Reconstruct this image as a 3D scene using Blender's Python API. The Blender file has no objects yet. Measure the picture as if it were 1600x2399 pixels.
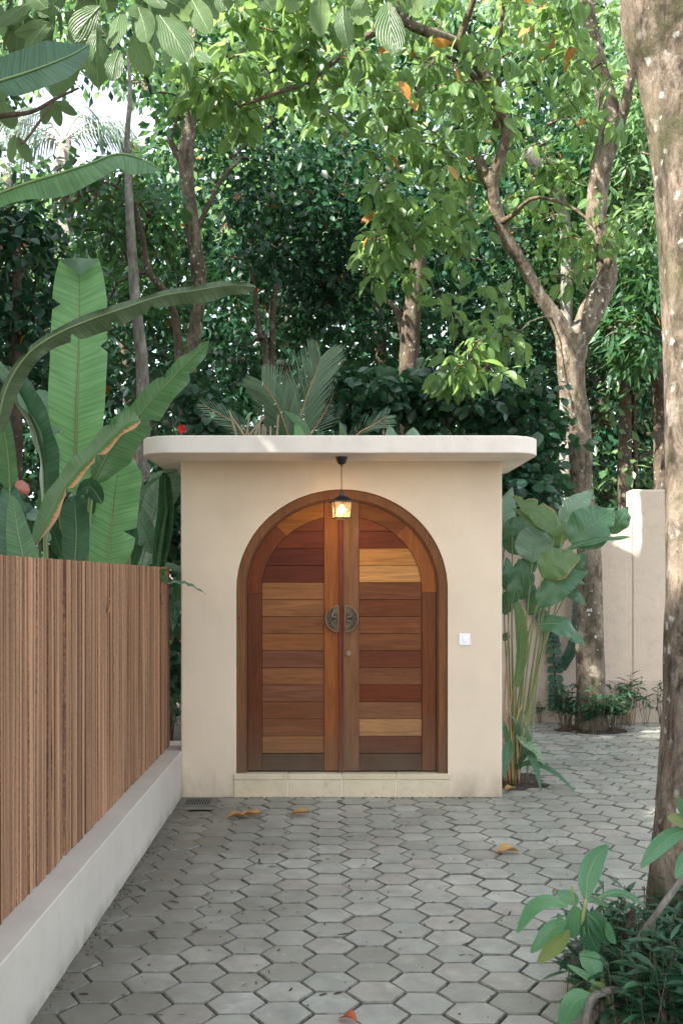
import bpy, math, random
import numpy as np
from mathutils import Vector, Matrix
random.seed(7); RNG = np.random.default_rng(7)
SC = bpy.context.scene; COL = SC.collection
R = math.radians; PI = math.pi
# ------------------------------------------------------------ camera, light
F = 2400.0; CX0, CY0 = 767.0, 1357.0; CAMZ = 1.5
cam_d = bpy.data.cameras.new('camera'); cam = bpy.data.objects.new('camera', cam_d); COL.objects.link(cam)
cam.location = (0, 0, CAMZ); cam.rotation_euler = (R(90), 0, 0)
cam_d.sensor_fit = 'VERTICAL'; cam_d.sensor_height = 36; cam_d.lens = 36.015
cam_d.shift_x = 33/2399; cam_d.shift_y = 157.5/2399
cam_d.clip_start = 0.05; cam_d.clip_end = 400
SC.camera = cam
SUN_DIR = Vector((-0.60, -0.36, 0.72)).normalized()
world = bpy.data.worlds.new('World'); SC.world = world; world.use_nodes = True
wn = world.node_tree.nodes; wl = world.node_tree.links; wn.clear()
sky = wn.new('ShaderNodeTexSky'); sky.sky_type = 'NISHITA'; sky.sun_disc = False
sky.sun_elevation = math.asin(SUN_DIR.z); sky.sun_rotation = math.atan2(SUN_DIR.x, SUN_DIR.y)
sky.dust_density = 1.5; sky.air_density = 1.0; sky.ozone_density = 0.6; sky.altitude = 0
hs = wn.new('ShaderNodeHueSaturation'); hs.inputs['Saturation'].default_value = 0.42   # thin white overcast veil over the blue
bg = wn.new('ShaderNodeBackground'); bg.inputs['Strength'].default_value = 0.15
wo = wn.new('ShaderNodeOutputWorld')
wl.new(sky.outputs[0], hs.inputs['Color']); wl.new(hs.outputs[0], bg.inputs[0]); wl.new(bg.outputs[0], wo.inputs[0])
sun_d = bpy.data.lights.new('sun', 'SUN'); sun_d.energy = 5.0; sun_d.angle = R(0.6); sun_d.color = (1.0, 0.95, 0.87)
sun = bpy.data.objects.new('sun', sun_d); COL.objects.link(sun)
sun.rotation_euler = SUN_DIR.to_track_quat('Z', 'Y').to_euler(); sun.location = (-10, 6, 20)
vs = SC.view_settings; vs.view_transform = 'Standard'; vs.look = 'None'; vs.gamma = 1; vs.use_curve_mapping = False
vs.exposure = 2.1
SC.cycles.max_bounces = 8; SC.cycles.diffuse_bounces = 3; SC.cycles.transparent_max_bounces = 12
# ------------------------------------------------------------ helpers
def P(x, y, Y):                       # photograph pixel at a chosen real distance -> point in the place
    return Vector(((x-CX0)/F*Y, Y, CAMZ-(y-CY0)/F*Y))
def tag(o, label=None, cat=None, group=None, kind=None):
    if label: o['label'] = label
    if cat: o['category'] = cat
    if group: o['group'] = group
    if kind: o['kind'] = kind
    return o
def thing(name, label, cat, loc=(0, 0, 0), group=None):
    o = bpy.data.objects.new(name, None); COL.objects.link(o); o.location = loc; o.empty_display_size = .1
    return tag(o, label, cat, group)
def par(o, p):
    if p is not None:
        o.parent = p; o.matrix_parent_inverse = Matrix.Translation(-p.location) if p.parent is None else Matrix.Identity(4)
def mk(name, V, Fc, mat, parent=None, uv=None, smooth=False, mats=None):
    """vertices in world coordinates -> one mesh object (uv: per vertex)"""
    me = bpy.data.meshes.new(name); me.from_pydata([tuple(v) for v in V], [], Fc)
    if mat: me.materials.append(mat)
    if smooth: me.polygons.foreach_set('use_smooth', [True]*len(me.polygons))
    if uv is not None:
        l = me.uv_layers.new(name='UVMap'); li = np.empty(len(me.loops), dtype=np.int32); me.loops.foreach_get('vertex_index', li)
        l.data.foreach_set('uv', np.asarray(uv, dtype=np.float32)[li].ravel())
    me.update(); o = bpy.data.objects.new(name, me); COL.objects.link(o); par(o, parent)
    return o
def mk_np(name, V, nq, Q, T, mat, parent=None, uv=None):
    """fast mesh: V (n,3), quads Q (m,4), tris T (k,3)"""
    me = bpy.data.meshes.new(name); nv = len(V); q = len(Q); t = len(T)
    me.vertices.add(nv); me.vertices.foreach_set('co', V.astype(np.float32).ravel())
    me.loops.add(q*4+t*3); me.polygons.add(q+t)
    li = np.concatenate([Q.ravel(), T.ravel()]).astype(np.int32); me.loops.foreach_set('vertex_index', li)
    st = np.concatenate([np.arange(q)*4, q*4+np.arange(t)*3]).astype(np.int32); me.polygons.foreach_set('loop_start', st)
    if uv is not None:
        l = me.uv_layers.new(name='UVMap'); l.data.foreach_set('uv', uv.astype(np.float32)[li].ravel())
    me.materials.append(mat); me.update(calc_edges=True); me.validate()
    o = bpy.data.objects.new(name, me); COL.objects.link(o); par(o, parent); return o
class MB:
    def __init__(s): s.V = []; s.F = []; s.U = []
    def add(s, V, F_, U=None):
        b = len(s.V); s.V += [Vector(v) for v in V]; s.F += [[i+b for i in f] for f in F_]
        s.U += (U if U is not None else [(0, 0)]*len(V))
    def box(s, x0, x1, y0, y1, z0, z1, c=0.0):
        if c <= 0:
            V = [(x, y, z) for z in (z0, z1) for y in (y0, y1) for x in (x0, x1)]
            s.add(V, [(0, 2, 3, 1), (4, 5, 7, 6), (0, 1, 5, 4), (2, 6, 7, 3), (0, 4, 6, 2), (1, 3, 7, 5)])
        else:      # bevelled box via convex corner points
            import bmesh
            bm = bmesh.new(); bmesh.ops.create_cube(bm, size=1)
            for v in bm.verts: v.co = Vector(((x0+x1)/2+v.co.x*(x1-x0), (y0+y1)/2+v.co.y*(y1-y0), (z0+z1)/2+v.co.z*(z1-z0)))
            bmesh.ops.bevel(bm, geom=bm.edges[:], offset=c, segments=1, affect='EDGES')
            bm.verts.index_update(); s.add([v.co.copy() for v in bm.verts], [[v.index for v in f.verts] for f in bm.faces]); bm.free()
    def tube(s, pts, rad, n=8, cap=True, jit=0.0, uvs=True, rib=0):
        pts = [Vector(p) for p in pts]; m = len(pts); b = len(s.V)
        if not isinstance(rad, (list, tuple)): rad = [rad]*m
        t0 = (pts[1]-pts[0]).normalized(); a = t0.cross(Vector((0, 0, 1)))
        if a.length < .1: a = t0.cross(Vector((0, 1, 0)))
        a.normalize(); L = 0; V = []; U = []
        for i in range(m):
            t = (pts[min(i+1, m-1)]-pts[max(i-1, 0)]).normalized()
            a = (a-t*a.dot(t)).normalized(); c = t.cross(a)
            if i: L += (pts[i]-pts[i-1]).length
            for k in range(n):
                th = 2*PI*k/n; r = rad[i]*(1+jit*(random.random()-.5)*2)
                if rib: r *= 1+rib*math.sin(3*th+L*2.1)*.6+rib*math.sin(5*th-L*3.3)*.4
                V.append(pts[i]+(a*math.cos(th)+c*math.sin(th))*r); U.append((k/n, L))
        Fc = [(i*n+k, i*n+(k+1) % n, (i+1)*n+(k+1) % n, (i+1)*n+k) for i in range(m-1) for k in range(n)]
        if cap: Fc += [list(range(n))[::-1], [(m-1)*n+k for k in range(n)]]
        s.add(V, Fc, U)
    def prism(s, poly, y0, y1):      # poly in (x,z), front at y0
        n = len(poly); V = [(x, y0, z) for x, z in poly]+[(x, y1, z) for x, z in poly]
        A = sum(poly[i][0]*poly[(i+1) % n][1]-poly[(i+1) % n][0]*poly[i][1] for i in range(n))
        f = list(range(n)) if A > 0 else list(range(n))[::-1]
        s.add(V, [f, [i+n for i in f[::-1]]]+[((i, i+n, (i+1) % n+n, (i+1) % n) if A > 0 else (i, (i+1) % n, (i+1) % n+n, i+n)) for i in range(n)])
    def build(s, name, mat, parent=None, smooth=False, uv=True):
        return mk(name, s.V, s.F, mat, parent, s.U if uv else None, smooth)
def spline(ctrl, n):                 # catmull-rom through control tuples of any length
    c = np.array(ctrl, float); m = len(c)
    c = np.vstack([2*c[0]-c[1], c, 2*c[-1]-c[-2]]); out = []
    for i in range(n):
        t = i/(n-1)*(m-1); k = min(int(t), m-2); u = t-k; p0, p1, p2, p3 = c[k:k+4]
        out.append(.5*((2*p1)+(-p0+p2)*u+(2*p0-5*p1+4*p2-p3)*u*u+(-p0+3*p1-3*p2+p3)*u**3))
    return out
# ------------------------------------------------------------ materials
def newmat(name):
    m = bpy.data.materials.new(name); m.use_nodes = True; m.node_tree.nodes.clear(); return m, m.node_tree.nodes, m.node_tree.links
class NT:
    """tiny node builder"""
    def __init__(s, name): s.m, s.n, s.l = newmat(name)
    def node(s, t, inp={}, **kw):
        x = s.n.new(t)
        for k, v in kw.items(): setattr(x, k, v)
        for k, v in inp.items():
            if hasattr(v, 'is_linked') or isinstance(v, bpy.types.NodeSocket): s.l.new(v, x.inputs[k])
            else: x.inputs[k].default_value = v
        return x
    def math(s, op, a, b=0.0, c=None):
        i = {0: a, 1: b}
        if c is not None: i[2] = c
        return s.node('ShaderNodeMath', i, operation=op).outputs[0]
    def noise(s, vec, scale, detail=4, rough=.55, dist=0): return s.node('ShaderNodeTexNoise', {'Vector': vec, 'Scale': scale, 'Detail': detail, 'Roughness': rough, 'Distortion': dist}).outputs['Fac']
    def ramp(s, fac, stops):
        x = s.node('ShaderNodeValToRGB', {'Fac': fac}); e = x.color_ramp.elements
        while len(e) < len(stops): e.new(.5)
        for k, (p, c) in enumerate(stops):
            e[k].position = p; e[k].color = (c, c, c, 1) if isinstance(c, (int, float)) else (*c, 1)
        return x.outputs['Color']
    def mix(s, f, a, b, mode='MIX'):
        x = s.node('ShaderNodeMix', data_type='RGBA', blend_type=mode)
        for k, v in ((0, f), (6, a), (7, b)):
            if isinstance(v, bpy.types.NodeSocket): s.l.new(v, x.inputs[k])
            else: x.inputs[k].default_value = v if k == 0 else ((*v, 1) if len(v) == 3 else v)
        return x.outputs[2]
    def mapv(s, vec, sc=(1, 1, 1), loc=(0, 0, 0)): return s.node('ShaderNodeMapping', {'Vector': vec, 'Scale': sc, 'Location': loc}).outputs[0]
    def coord(s, k='Object'): return s.node('ShaderNodeTexCoord').outputs[k]
    def pos(s): return s.node('ShaderNodeNewGeometry').outputs['Position']
    def bump(s, h, st=.3, d=.01): return s.node('ShaderNodeBump', {'Height': h, 'Strength': st, 'Distance': d}).outputs[0]
    def bsdf(s, **k):
        i = {'Base Color': k.get('col'), 'Roughness': k.get('rough', .6)}
        if isinstance(i['Base Color'], tuple): i['Base Color'] = (*i['Base Color'][:3], 1)
        if 'normal' in k: i['Normal'] = k['normal']
        if 'metal' in k: i['Metallic'] = k['metal']
        if 'spec' in k: i['Specular IOR Level'] = k['spec']
        return s.node('ShaderNodeBsdfPrincipled', i).outputs[0]
    def out(s, sh): o = s.n.new('ShaderNodeOutputMaterial'); s.l.new(sh, o.inputs[0]); return s.m
def rnd(t):                      # random per object AND per island
    a = t.node('ShaderNodeNewGeometry').outputs['Random Per Island']; b = t.node('ShaderNodeObjectInfo').outputs['Random']
    return t.math('FRACT', t.math('ADD', a, t.math('MULTIPLY', b, 7.31)))
def plaster(name, col, stain=(0.30, 0.25, 0.17), amt=.25, bump=.12, grain=220, lowz=None):
    t = NT(name); p = t.pos()
    n1 = t.noise(p, 1.3, 5, .6); n2 = t.noise(p, 9, 4, .6)
    dark = tuple(c*.86 for c in col)
    c = t.mix(t.ramp(n1, [(.35, 0), (.7, 1)]), col, dark)
    c = t.mix(t.math('MULTIPLY', t.ramp(n2, [(.5, 0), (.75, 1)]), amt*.5), c, stain)
    if lowz:                      # splash dirt close to the paving
        z = t.node('ShaderNodeSeparateXYZ', {0: p}).outputs[2]
        m = t.math('SUBTRACT', 1.0, t.math('DIVIDE', z, lowz)); m = t.math('MULTIPLY', m, t.noise(t.mapv(p, (1, 1, .4)), 5, 6, .7)); m = t.ramp(m, [(.30, 0), (.65, 1)])
        c = t.mix(t.math('MULTIPLY', m, .8), c, stain)
        st = t.ramp(t.noise(t.mapv(p, (6, 6, .35)), 2.2, 5, .6), [(.58, 0), (.8, 1)])
        c = t.mix(t.math('MULTIPLY', st, .10), c, stain)
    sp = t.node('ShaderNodeTexVoronoi', {'Vector': p, 'Scale': 9.0}).outputs['Distance']
    c = t.mix(t.ramp(sp, [(.018, .55), (.028, 0)]), c, (.08, .06, .04))
    h = t.math('ADD', t.noise(p, grain, 3, .6), t.math('MULTIPLY', t.noise(p, 14, 4), 2.0))
    return t.out(t.bsdf(col=c, rough=.85, normal=t.bump(h, bump, .004), spec=.25))
M = {}
M['plaster'] = plaster('painted_plaster', (.70, .57, .425), amt=.12, lowz=.45)
M['slab'] = plaster('roof_slab_plaster', (.76, .68, .60), amt=.35)
M['curb'] = plaster('low_wall_plaster', (.50, .455, .39), stain=(.2, .18, .14), lowz=.18)
M['stucco'] = plaster('rough_stucco', (.52, .42, .33), stain=(.32, .26, .2), amt=.7, bump=.6, grain=60, lowz=.9)
def t_stone():
    t = NT('limestone_step'); p = t.pos(); r = rnd(t)
    c = t.mix(t.ramp(t.noise(p, 7, 6, .65), [(.3, 0), (.7, 1)]), (.66, .56, .40), (.52, .43, .30))
    c = t.mix(t.math('MULTIPLY', r, .35), c, (.50, .40, .22))
    c = t.mix(t.ramp(t.noise(p, 28, 5, .7), [(.58, 0), (.72, .6)]), c, (.32, .26, .18))
    return t.out(t.bsdf(col=c, rough=.75, normal=t.bump(t.noise(p, 60, 5, .7), .25, .004)))
M['stone'] = t_stone()
M['grout'] = (lambda t: t.out(t.bsdf(col=(.75, .68, .58), rough=.9)))(NT('white_grout'))
def t_paver():
    t = NT('cement_paver'); p = t.pos(); r = rnd(t)
    c = t.ramp(r, [(0, (.23, .23, .18)), (.3, (.345, .345, .29)), (.55, (.29, .305, .255)), (.8, (.41, .405, .35)), (1, (.33, .30, .25))])
    ob = t.node('ShaderNodeVectorMath', {0: p, 1: t.node('ShaderNodeCombineXYZ', {0: t.math('MULTIPLY', r, 9), 1: t.math('MULTIPLY', r, 5)}).outputs[0]}, operation='ADD').outputs[0]
    c = t.mix(t.ramp(t.noise(ob, 9, 6, .65, .6), [(.36, 0), (.7, .75)]), c, (.20, .19, .17))
    c = t.mix(t.ramp(t.noise(ob, 17, 4, .6, 1.0), [(.6, 0), (.75, .5)]), c, (.52, .51, .48))
    big = t.ramp(t.noise(p, .8, 4, .6), [(.42, 0), (.66, 1)])
    c = t.mix(t.math('MULTIPLY', big, .5), c, (.16, .165, .135))
    # damp brown stain along the low wall, darkened further to paint in shade
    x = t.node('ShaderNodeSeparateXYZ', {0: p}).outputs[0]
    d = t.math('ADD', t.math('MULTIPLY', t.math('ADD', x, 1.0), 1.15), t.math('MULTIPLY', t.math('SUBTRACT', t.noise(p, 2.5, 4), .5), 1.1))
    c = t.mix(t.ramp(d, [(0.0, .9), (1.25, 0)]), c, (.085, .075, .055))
    v = t.node('ShaderNodeTexVoronoi', {'Vector': p, 'Scale': 42.0}).outputs['Distance']
    gate = t.ramp(t.noise(ob, 12, 3), [(.5, 0), (.6, 1)])
    c = t.mix(t.math('MULTIPLY', t.ramp(v, [(.07, 1), (.11, 0)]), gate), c, (.035, .03, .025))
    h = t.math('ADD', t.noise(p, 35, 6, .7), t.math('MULTIPLY', t.noise(p, 190, 3, .7), .5))
    return t.out(t.bsdf(col=c, rough=t.ramp(t.noise(p, 6, 4), [(.3, .34), (.7, .6)]), normal=t.bump(h, .35, .004), spec=.5))
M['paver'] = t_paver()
M['paver_edge'] = (lambda t: t.out(t.bsdf(col=t.mix(t.ramp(t.noise(t.pos(), 22, 5, .7), [(.35, 0), (.7, 1)]), (.07, .07, .05), (.22, .215, .175)), rough=.9)))(NT('grimy_paver_edge'))
def t_soil(name='soil', c1=(.035, .026, .018), c2=(.09, .07, .05)):
    t = NT(name); p = t.pos()
    c = t.mix(t.ramp(t.noise(p, 12, 8, .7), [(.35, 0), (.7, 1)]), c1, c2)
    return t.out(t.bsdf(col=c, rough=.95, normal=t.bump(t.noise(p, 60, 6, .8), .9, .02)))
M['soil'] = t_soil(); M['joint'] = t_soil('joint_sand', (.035, .03, .022), (.085, .072, .05))
M['cement'] = t_soil('cement_surround', (.17, .155, .12), (.28, .26, .22))
def wood(name, along, dark=.66, rough=.6, gs=1.0, weather=True):
    """tinted by each object's own colour; grain runs along one axis"""
    t = NT(name); oi = t.node('ShaderNodeObjectInfo'); base = oi.outputs['Color']
    sh = t.math('MULTIPLY', oi.outputs['Random'], 37.0)
    p = t.node('ShaderNodeVectorMath', {0: t.pos(), 1: t.node('ShaderNodeCombineXYZ', {0: sh, 1: sh, 2: sh}).outputs[0]}, operation='ADD').outputs[0]
    sc = (1.1, 9, 16) if along == 'X' else (16, 9, 1.0)
    q = t.mapv(p, tuple(gs*v for v in sc))
    g1 = t.noise(q, 1.6, 5, .6, 1.6); g2 = t.noise(t.mapv(p, tuple(gs*v*5 for v in sc)), 2.0, 3, .6)
    dk = t.mix(1.0, base, (dark, dark*.92, dark*.85), 'MULTIPLY')
    lt = t.mix(1.0, base, (1.25, 1.22, 1.18), 'MULTIPLY')
    c = t.mix(t.ramp(g1, [(.3, 0), (.5, .45), (.72, 1)]), lt, dk)
    c = t.mix(t.math('MULTIPLY', t.ramp(g2, [(.52, 0), (.7, 1)]), .5), c, dk)
    k = t.node('ShaderNodeTexVoronoi', {'Vector': t.mapv(p, (4, 4, 4)), 'Scale': 1.0}).outputs['Distance']
    c = t.mix(t.ramp(k, [(.03, .8), (.07, 0)]), c, (.03, .012, .006))
    if weather:           # greyed, rain-splashed foot of the door
        pz = t.node('ShaderNodeSeparateXYZ', {0: t.pos()}).outputs[2]
        m = t.math('ADD', t.math('DIVIDE', t.math('SUBTRACT', .62, pz), .5), t.math('MULTIPLY', t.math('SUBTRACT', t.noise(t.pos(), 7, 5), .5), .9))
        c = t.mix(t.ramp(m, [(.05, 0), (1.0, .6)]), c, (.115, .085, .055))
    h = t.math('ADD', g2, t.math('MULTIPLY', g1, .5))
    return t.out(t.bsdf(col=c, rough=rough, normal=t.bump(h, .25, .003), spec=.18))
M['wood_x'] = wood('plank_wood', 'X'); M['wood_z'] = wood('stile_wood', 'Z')
def t_slat():
    t = NT('fence_slat_wood'); oi = t.node('ShaderNodeObjectInfo'); sh = t.math('MULTIPLY', oi.outputs['Random'], 53.0)
    p = t.node('ShaderNodeVectorMath', {0: t.pos(), 1: t.node('ShaderNodeCombineXYZ', {1: sh, 2: sh}).outputs[0]}, operation='ADD').outputs[0]
    base = oi.outputs['Color']
    dk = t.mix(1.0, base, (.20, .15, .12), 'MULTIPLY')
    g = t.noise(t.mapv(p, (60, 150, .45)), 1.0, 4, .6, .05); f = t.noise(t.mapv(p, (60, 90, 45)), 1.3, 3, .7)
    m = t.ramp(t.math('ADD', g, t.math('MULTIPLY', t.math('SUBTRACT', f, .5), .25)), [(.48, 0), (.57, .95)])
    c = t.mix(m, base, dk)
    c = t.mix(t.ramp(t.noise(t.mapv(p, (3, 3, .8)), 1.5, 4), [(.45, 0), (.8, .55)]), c, (.13, .085, .055))
    return t.out(t.bsdf(col=c, rough=.7, normal=t.bump(g, -.35, .004), spec=.3))
M['slat'] = t_slat()
def t_bark(name, c1, c2, spots=.5, moss=.3, scale=1.0):
    t = NT(name); p = t.pos(); q = t.mapv(p, (1, 1, .45))
    c = t.mix(t.ramp(t.noise(q, 9*scale, 8, .7, .5), [(.4, 0), (.6, 1)]), c1, c2)
    c = t.mix(t.math('MULTIPLY', t.ramp(t.noise(p, 4*scale, 6, .7), [(.5, 0), (.62, 1)]), moss), c, (.07, .075, .03))
    v = t.node('ShaderNodeTexVoronoi', {'Vector': t.mapv(p, (1, 1, .8)), 'Scale': 17.0*scale, 'Randomness': 1.0}); d = t.math('ADD', v.outputs['Distance'], t.math('MULTIPLY', t.math('SUBTRACT', t.noise(p, 45*scale, 3), .5), .75))
    gate = t.ramp(t.noise(p, 2.2*scale, 3), [(.45, 0), (.55, 1)])
    c = t.mix(t.math('MULTIPLY', t.math('MULTIPLY', t.ramp(d, [(.13, 1), (.24, 0)]), gate), spots), c, (.55, .56, .50))
    c = t.mix(t.math('MULTIPLY', t.ramp(t.noise(p, 7*scale, 5, .6, .4), [(.60, 0), (.66, 1)]), spots*.55), c, (.42, .38, .32))
    ck = t.ramp(t.noise(t.mapv(p, (1, 1, .3)), 22*scale, 6, .75), [(.36, 1), (.45, 0)])
    c = t.mix(t.math('MULTIPLY', ck, .6), c, (.03, .022, .015))
    h = t.math('ADD', t.noise(q, 26*scale, 8, .75), t.math('MULTIPLY', t.noise(q, 8*scale, 4), 1.2))
    return t.out(t.bsdf(col=c, rough=.9, normal=t.bump(h, 1.0, .035), spec=.2))
M['bark'] = t_bark('lichened_bark', (.27, .215, .16), (.085, .066, .046), 1.0, .5)
M['bark_near'] = t_bark('rough_bark', (.27, .215, .16), (.05, .038, .027), .7, .6, 1.0)
M['bark_dark'] = t_bark('dark_bark', (.13, .10, .07), (.07, .05, .038), .5, .3)
M['bark_grey'] = t_bark('grey_bark', (.33, .31, .27), (.18, .16, .13), .5, .2)
M['twig'] = t_bark('twig_bark', (.20, .15, .10), (.12, .09, .06), .1, .2, 3)
def leafmat(name, a, b, tr, rough=.35, tf=.4, vein=0.0, odd=None, spec=.5, vs=26, shade=.35):
    t = NT(name); r = rnd(t); c = t.ramp(r, [(0, a), (1, b)])
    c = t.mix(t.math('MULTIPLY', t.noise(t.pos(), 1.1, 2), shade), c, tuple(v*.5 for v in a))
    if odd: c = t.mix(t.ramp(t.math('FRACT', t.math('MULTIPLY', r, 91.7)), [(odd[0], 0), (odd[0]+.002, 1)]), c, odd[1])
    nm = {}; uv = t.coord('UV')
    if vein:
        s = t.node('ShaderNodeSeparateXYZ', {0: uv}); ax = t.math('ABSOLUTE', t.math('SUBTRACT', s.outputs[0], .5))
        w = t.math('SINE', t.math('MULTIPLY', t.math('SUBTRACT', s.outputs[1], t.math('MULTIPLY', ax, .9)), vs*2.4))
        mid = t.ramp(ax, [(.012, 1), (.035, 0)])
        c = t.mix(t.math('MULTIPLY', t.ramp(w, [(.0, 0), (1, 1)]), vein*.35), c, tuple(min(1, v*.45) for v in a))
        c = t.mix(t.math('MULTIPLY', mid, .5), c, tuple(min(1, v*1.6+.05) for v in b))
        nm['normal'] = t.bump(w, vein, .006)
    p = t.bsdf(col=c, rough=rough, spec=spec, **nm)
    tc = t.mix(1.0, t.mix(.5, c, tr), (1, 1, 1), 'MULTIPLY')
    x = t.node('ShaderNodeBsdfTranslucent', {'Color': tc}).outputs[0]
    return t.out(t.node('ShaderNodeMixShader', {0: tf, 1: p, 2: x}).outputs[0])
G = (.045, .115, .04)
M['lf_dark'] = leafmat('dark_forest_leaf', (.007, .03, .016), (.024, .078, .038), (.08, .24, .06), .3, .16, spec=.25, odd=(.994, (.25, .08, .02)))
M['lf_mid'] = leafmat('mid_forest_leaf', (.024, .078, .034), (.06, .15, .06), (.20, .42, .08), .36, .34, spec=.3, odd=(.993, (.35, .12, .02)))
M['lf_lime'] = leafmat('lime_far_leaf', (.08, .17, .07), (.15, .27, .11), (.42, .62, .24), .45, .5)  # yellow-green, paler than the other forest leaves
M['lf_big'] = leafmat('broad_canopy_leaf', (.025, .085, .022), (.16, .28, .085), (.52, .78, .20), .36, .46, vein=.35)
M['lf_orange'] = leafmat('withered_orange_leaf', (.42, .14, .025), (.46, .24, .05), (.6, .3, .05), .5, .35, vein=.3)
M['lf_rib'] = leafmat('ribbed_hanging_leaf', (.10, .19, .075), (.15, .25, .10), (.40, .55, .22), .45, .5, vein=.6, vs=30)
M['lf_round'] = leafmat('glossy_round_leaf', (.014, .048, .026), (.034, .092, .045), (.10, .25, .06), .28, .2)
M['lf_cover'] = leafmat('ground_cover_leaf', (.014, .055, .028), (.045, .12, .055), (.08, .2, .05), .35, .2)
M['lf_plum'] = leafmat('long_glossy_leaf', (.06, .17, .075), (.09, .23, .10), (.15, .40, .12), .33, .25, vein=.35, vs=34)
M['lf_yellow'] = leafmat('mottled_yellow_leaf', (.14, .20, .05), (.16, .2, .06), (.3, .4, .08), .4, .3, vein=.3, vs=34)
M['lf_dry'] = leafmat('fallen_dry_leaf', (.42, .20, .06), (.50, .30, .10), (.4, .2, .05), .7, .15, vein=.3)
M['lf_red'] = leafmat('fallen_red_leaf', (.35, .07, .03), (.4, .09, .03), (.4, .1, .03), .6, .15, vein=.3)
M['brown_vine'] = leafmat('dead_vine_leaf', (.12, .07, .05), (.20, .12, .08), (.2, .1, .05), .7, .2)
M['petal'] = leafmat('red_petal', (.65, .02, .02), (.75, .04, .03), (.8, .05, .05), .5, .35)
M['bud'] = leafmat('pink_bract', (.55, .22, .17), (.6, .26, .2), (.6, .2, .2), .45, .2)
def bananamat(name, a, b, tr, tf=.3, rough=.4, burn=0.0, freq=46, pale=.5, underside=None):
    t = NT(name); uv = t.coord('UV'); s = t.node('ShaderNodeSeparateXYZ', {0: uv}); u, v = s.outputs[0], s.outputs[1]
    ax = t.math('MULTIPLY', t.math('ABSOLUTE', t.math('SUBTRACT', u, .5)), 2.0)
    w = t.math('SUBTRACT', v, t.math('MULTIPLY', ax, .035))
    cv = t.node('ShaderNodeCombineXYZ', {0: t.math('MULTIPLY', t.math('SUBTRACT', u, .5), .9), 1: t.math('MULTIPLY', w, freq*1.7)}).outputs[0]
    st = t.noise(cv, 1.0, 4, .6); big = t.noise(t.node('ShaderNodeCombineXYZ', {0: u, 1: t.math('MULTIPLY', w, 4.0)}).outputs[0], 1.6, 4, .6)
    fine = t.noise(t.node('ShaderNodeCombineXYZ', {0: u, 1: t.math('MULTIPLY', w, freq*4)}).outputs[0], 1.0, 2)
    c = t.mix(t.ramp(st, [(.38, 0), (.60, 1)]), tuple(x*.82 for x in a), tuple(x*1.08 for x in b))
    c = t.mix(t.ramp(st, [(.66, 0), (.74, pale)]), c, tuple(min(1, x*1.7+.03) for x in b))
    c = t.mix(t.ramp(big, [(.45, 0), (.75, .5)]), c, tuple(x*.6 for x in a))
    if burn:
        e = t.math('ADD', t.math('MULTIPLY', t.math('SUBTRACT', u, .5), 2.0), t.math('MULTIPLY', t.math('SUBTRACT', t.noise(cv, .35, 5, .7), .5), 1.3))
        c = t.mix(t.ramp(e, [(1.0-burn, 0), (1.04-burn, 1)]), c, (.50, .20, .07))
        c = t.mix(t.ramp(e, [(1.12-burn, 0), (1.25-burn, .6)]), c, (.55, .36, .22))
    sp_ = t.ramp(t.noise(t.pos(), 26, 4, .7), [(.70, 0), (.73, .8)])
    c = t.mix(sp_, c, (.30, .17, .06))
    p = t.bsdf(col=c, rough=rough, spec=.45, normal=t.bump(t.math('ADD', st, fine), .35, .004))
    x = t.node('ShaderNodeBsdfTranslucent', {'Color': t.mix(.5, c, tr)}).outputs[0]
    return t.out(t.node('ShaderNodeMixShader', {0: tf, 1: p, 2: x}).outputs[0])
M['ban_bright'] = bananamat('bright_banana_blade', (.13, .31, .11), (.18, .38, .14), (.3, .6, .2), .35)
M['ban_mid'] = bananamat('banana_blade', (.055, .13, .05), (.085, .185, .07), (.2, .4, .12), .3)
M['ban_dark'] = bananamat('dark_banana_blade', (.022, .075, .032), (.04, .11, .045), (.1, .3, .1), .2, .35)  # darkest green of the banana blades
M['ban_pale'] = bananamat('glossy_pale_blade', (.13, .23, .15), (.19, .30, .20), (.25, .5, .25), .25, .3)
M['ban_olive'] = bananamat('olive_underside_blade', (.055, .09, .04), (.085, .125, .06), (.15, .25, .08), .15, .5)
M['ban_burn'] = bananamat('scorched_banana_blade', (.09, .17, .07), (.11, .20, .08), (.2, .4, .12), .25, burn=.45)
M['cal'] = bananamat('calathea_blade', (.035, .10, .048), (.06, .145, .068), (.2, .4, .12), .25, .27, freq=70, pale=.15)
M['cal_olive'] = bananamat('olive_calathea_blade', (.085, .155, .055), (.11, .19, .07), (.3, .45, .12), .35, .4, burn=.05, freq=70, pale=.15)
M['cal_pale'] = bananamat('pale_calathea_blade', (.15, .24, .17), (.19, .29, .20), (.3, .5, .25), .35, .35, freq=70, pale=.15)
M['variegated'] = bananamat('variegated_blade', (.06, .15, .07), (.30, .42, .24), (.3, .5, .25), .3, .4, freq=30, pale=.9)
M['stem'] = (lambda t: t.out(t.bsdf(col=t.mix(t.noise(t.pos(), 8, 4), (.10, .14, .04), (.22, .22, .09)), rough=.45)))(NT('green_stem'))
M['rib'] = (lambda t: t.out(t.bsdf(col=t.mix(t.noise(t.pos(), 8, 4), (.10, .17, .06), (.19, .26, .10)), rough=.4)))(NT('leaf_rib'))
M['drystem'] = (lambda t: t.out(t.bsdf(col=t.mix(t.noise(t.mapv(t.pos(), (6, 6, .6)), 8, 4), (.30, .15, .06), (.42, .28, .15)), rough=.7)))(NT('dry_stem'))
M['stump'] = (lambda t: t.out(t.bsdf(col=t.mix(t.noise(t.mapv(t.pos(), (6, 6, .6)), 8, 4), (.20, .15, .10), (.36, .30, .21)), rough=.9)))(NT('cut_stalk'))
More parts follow.
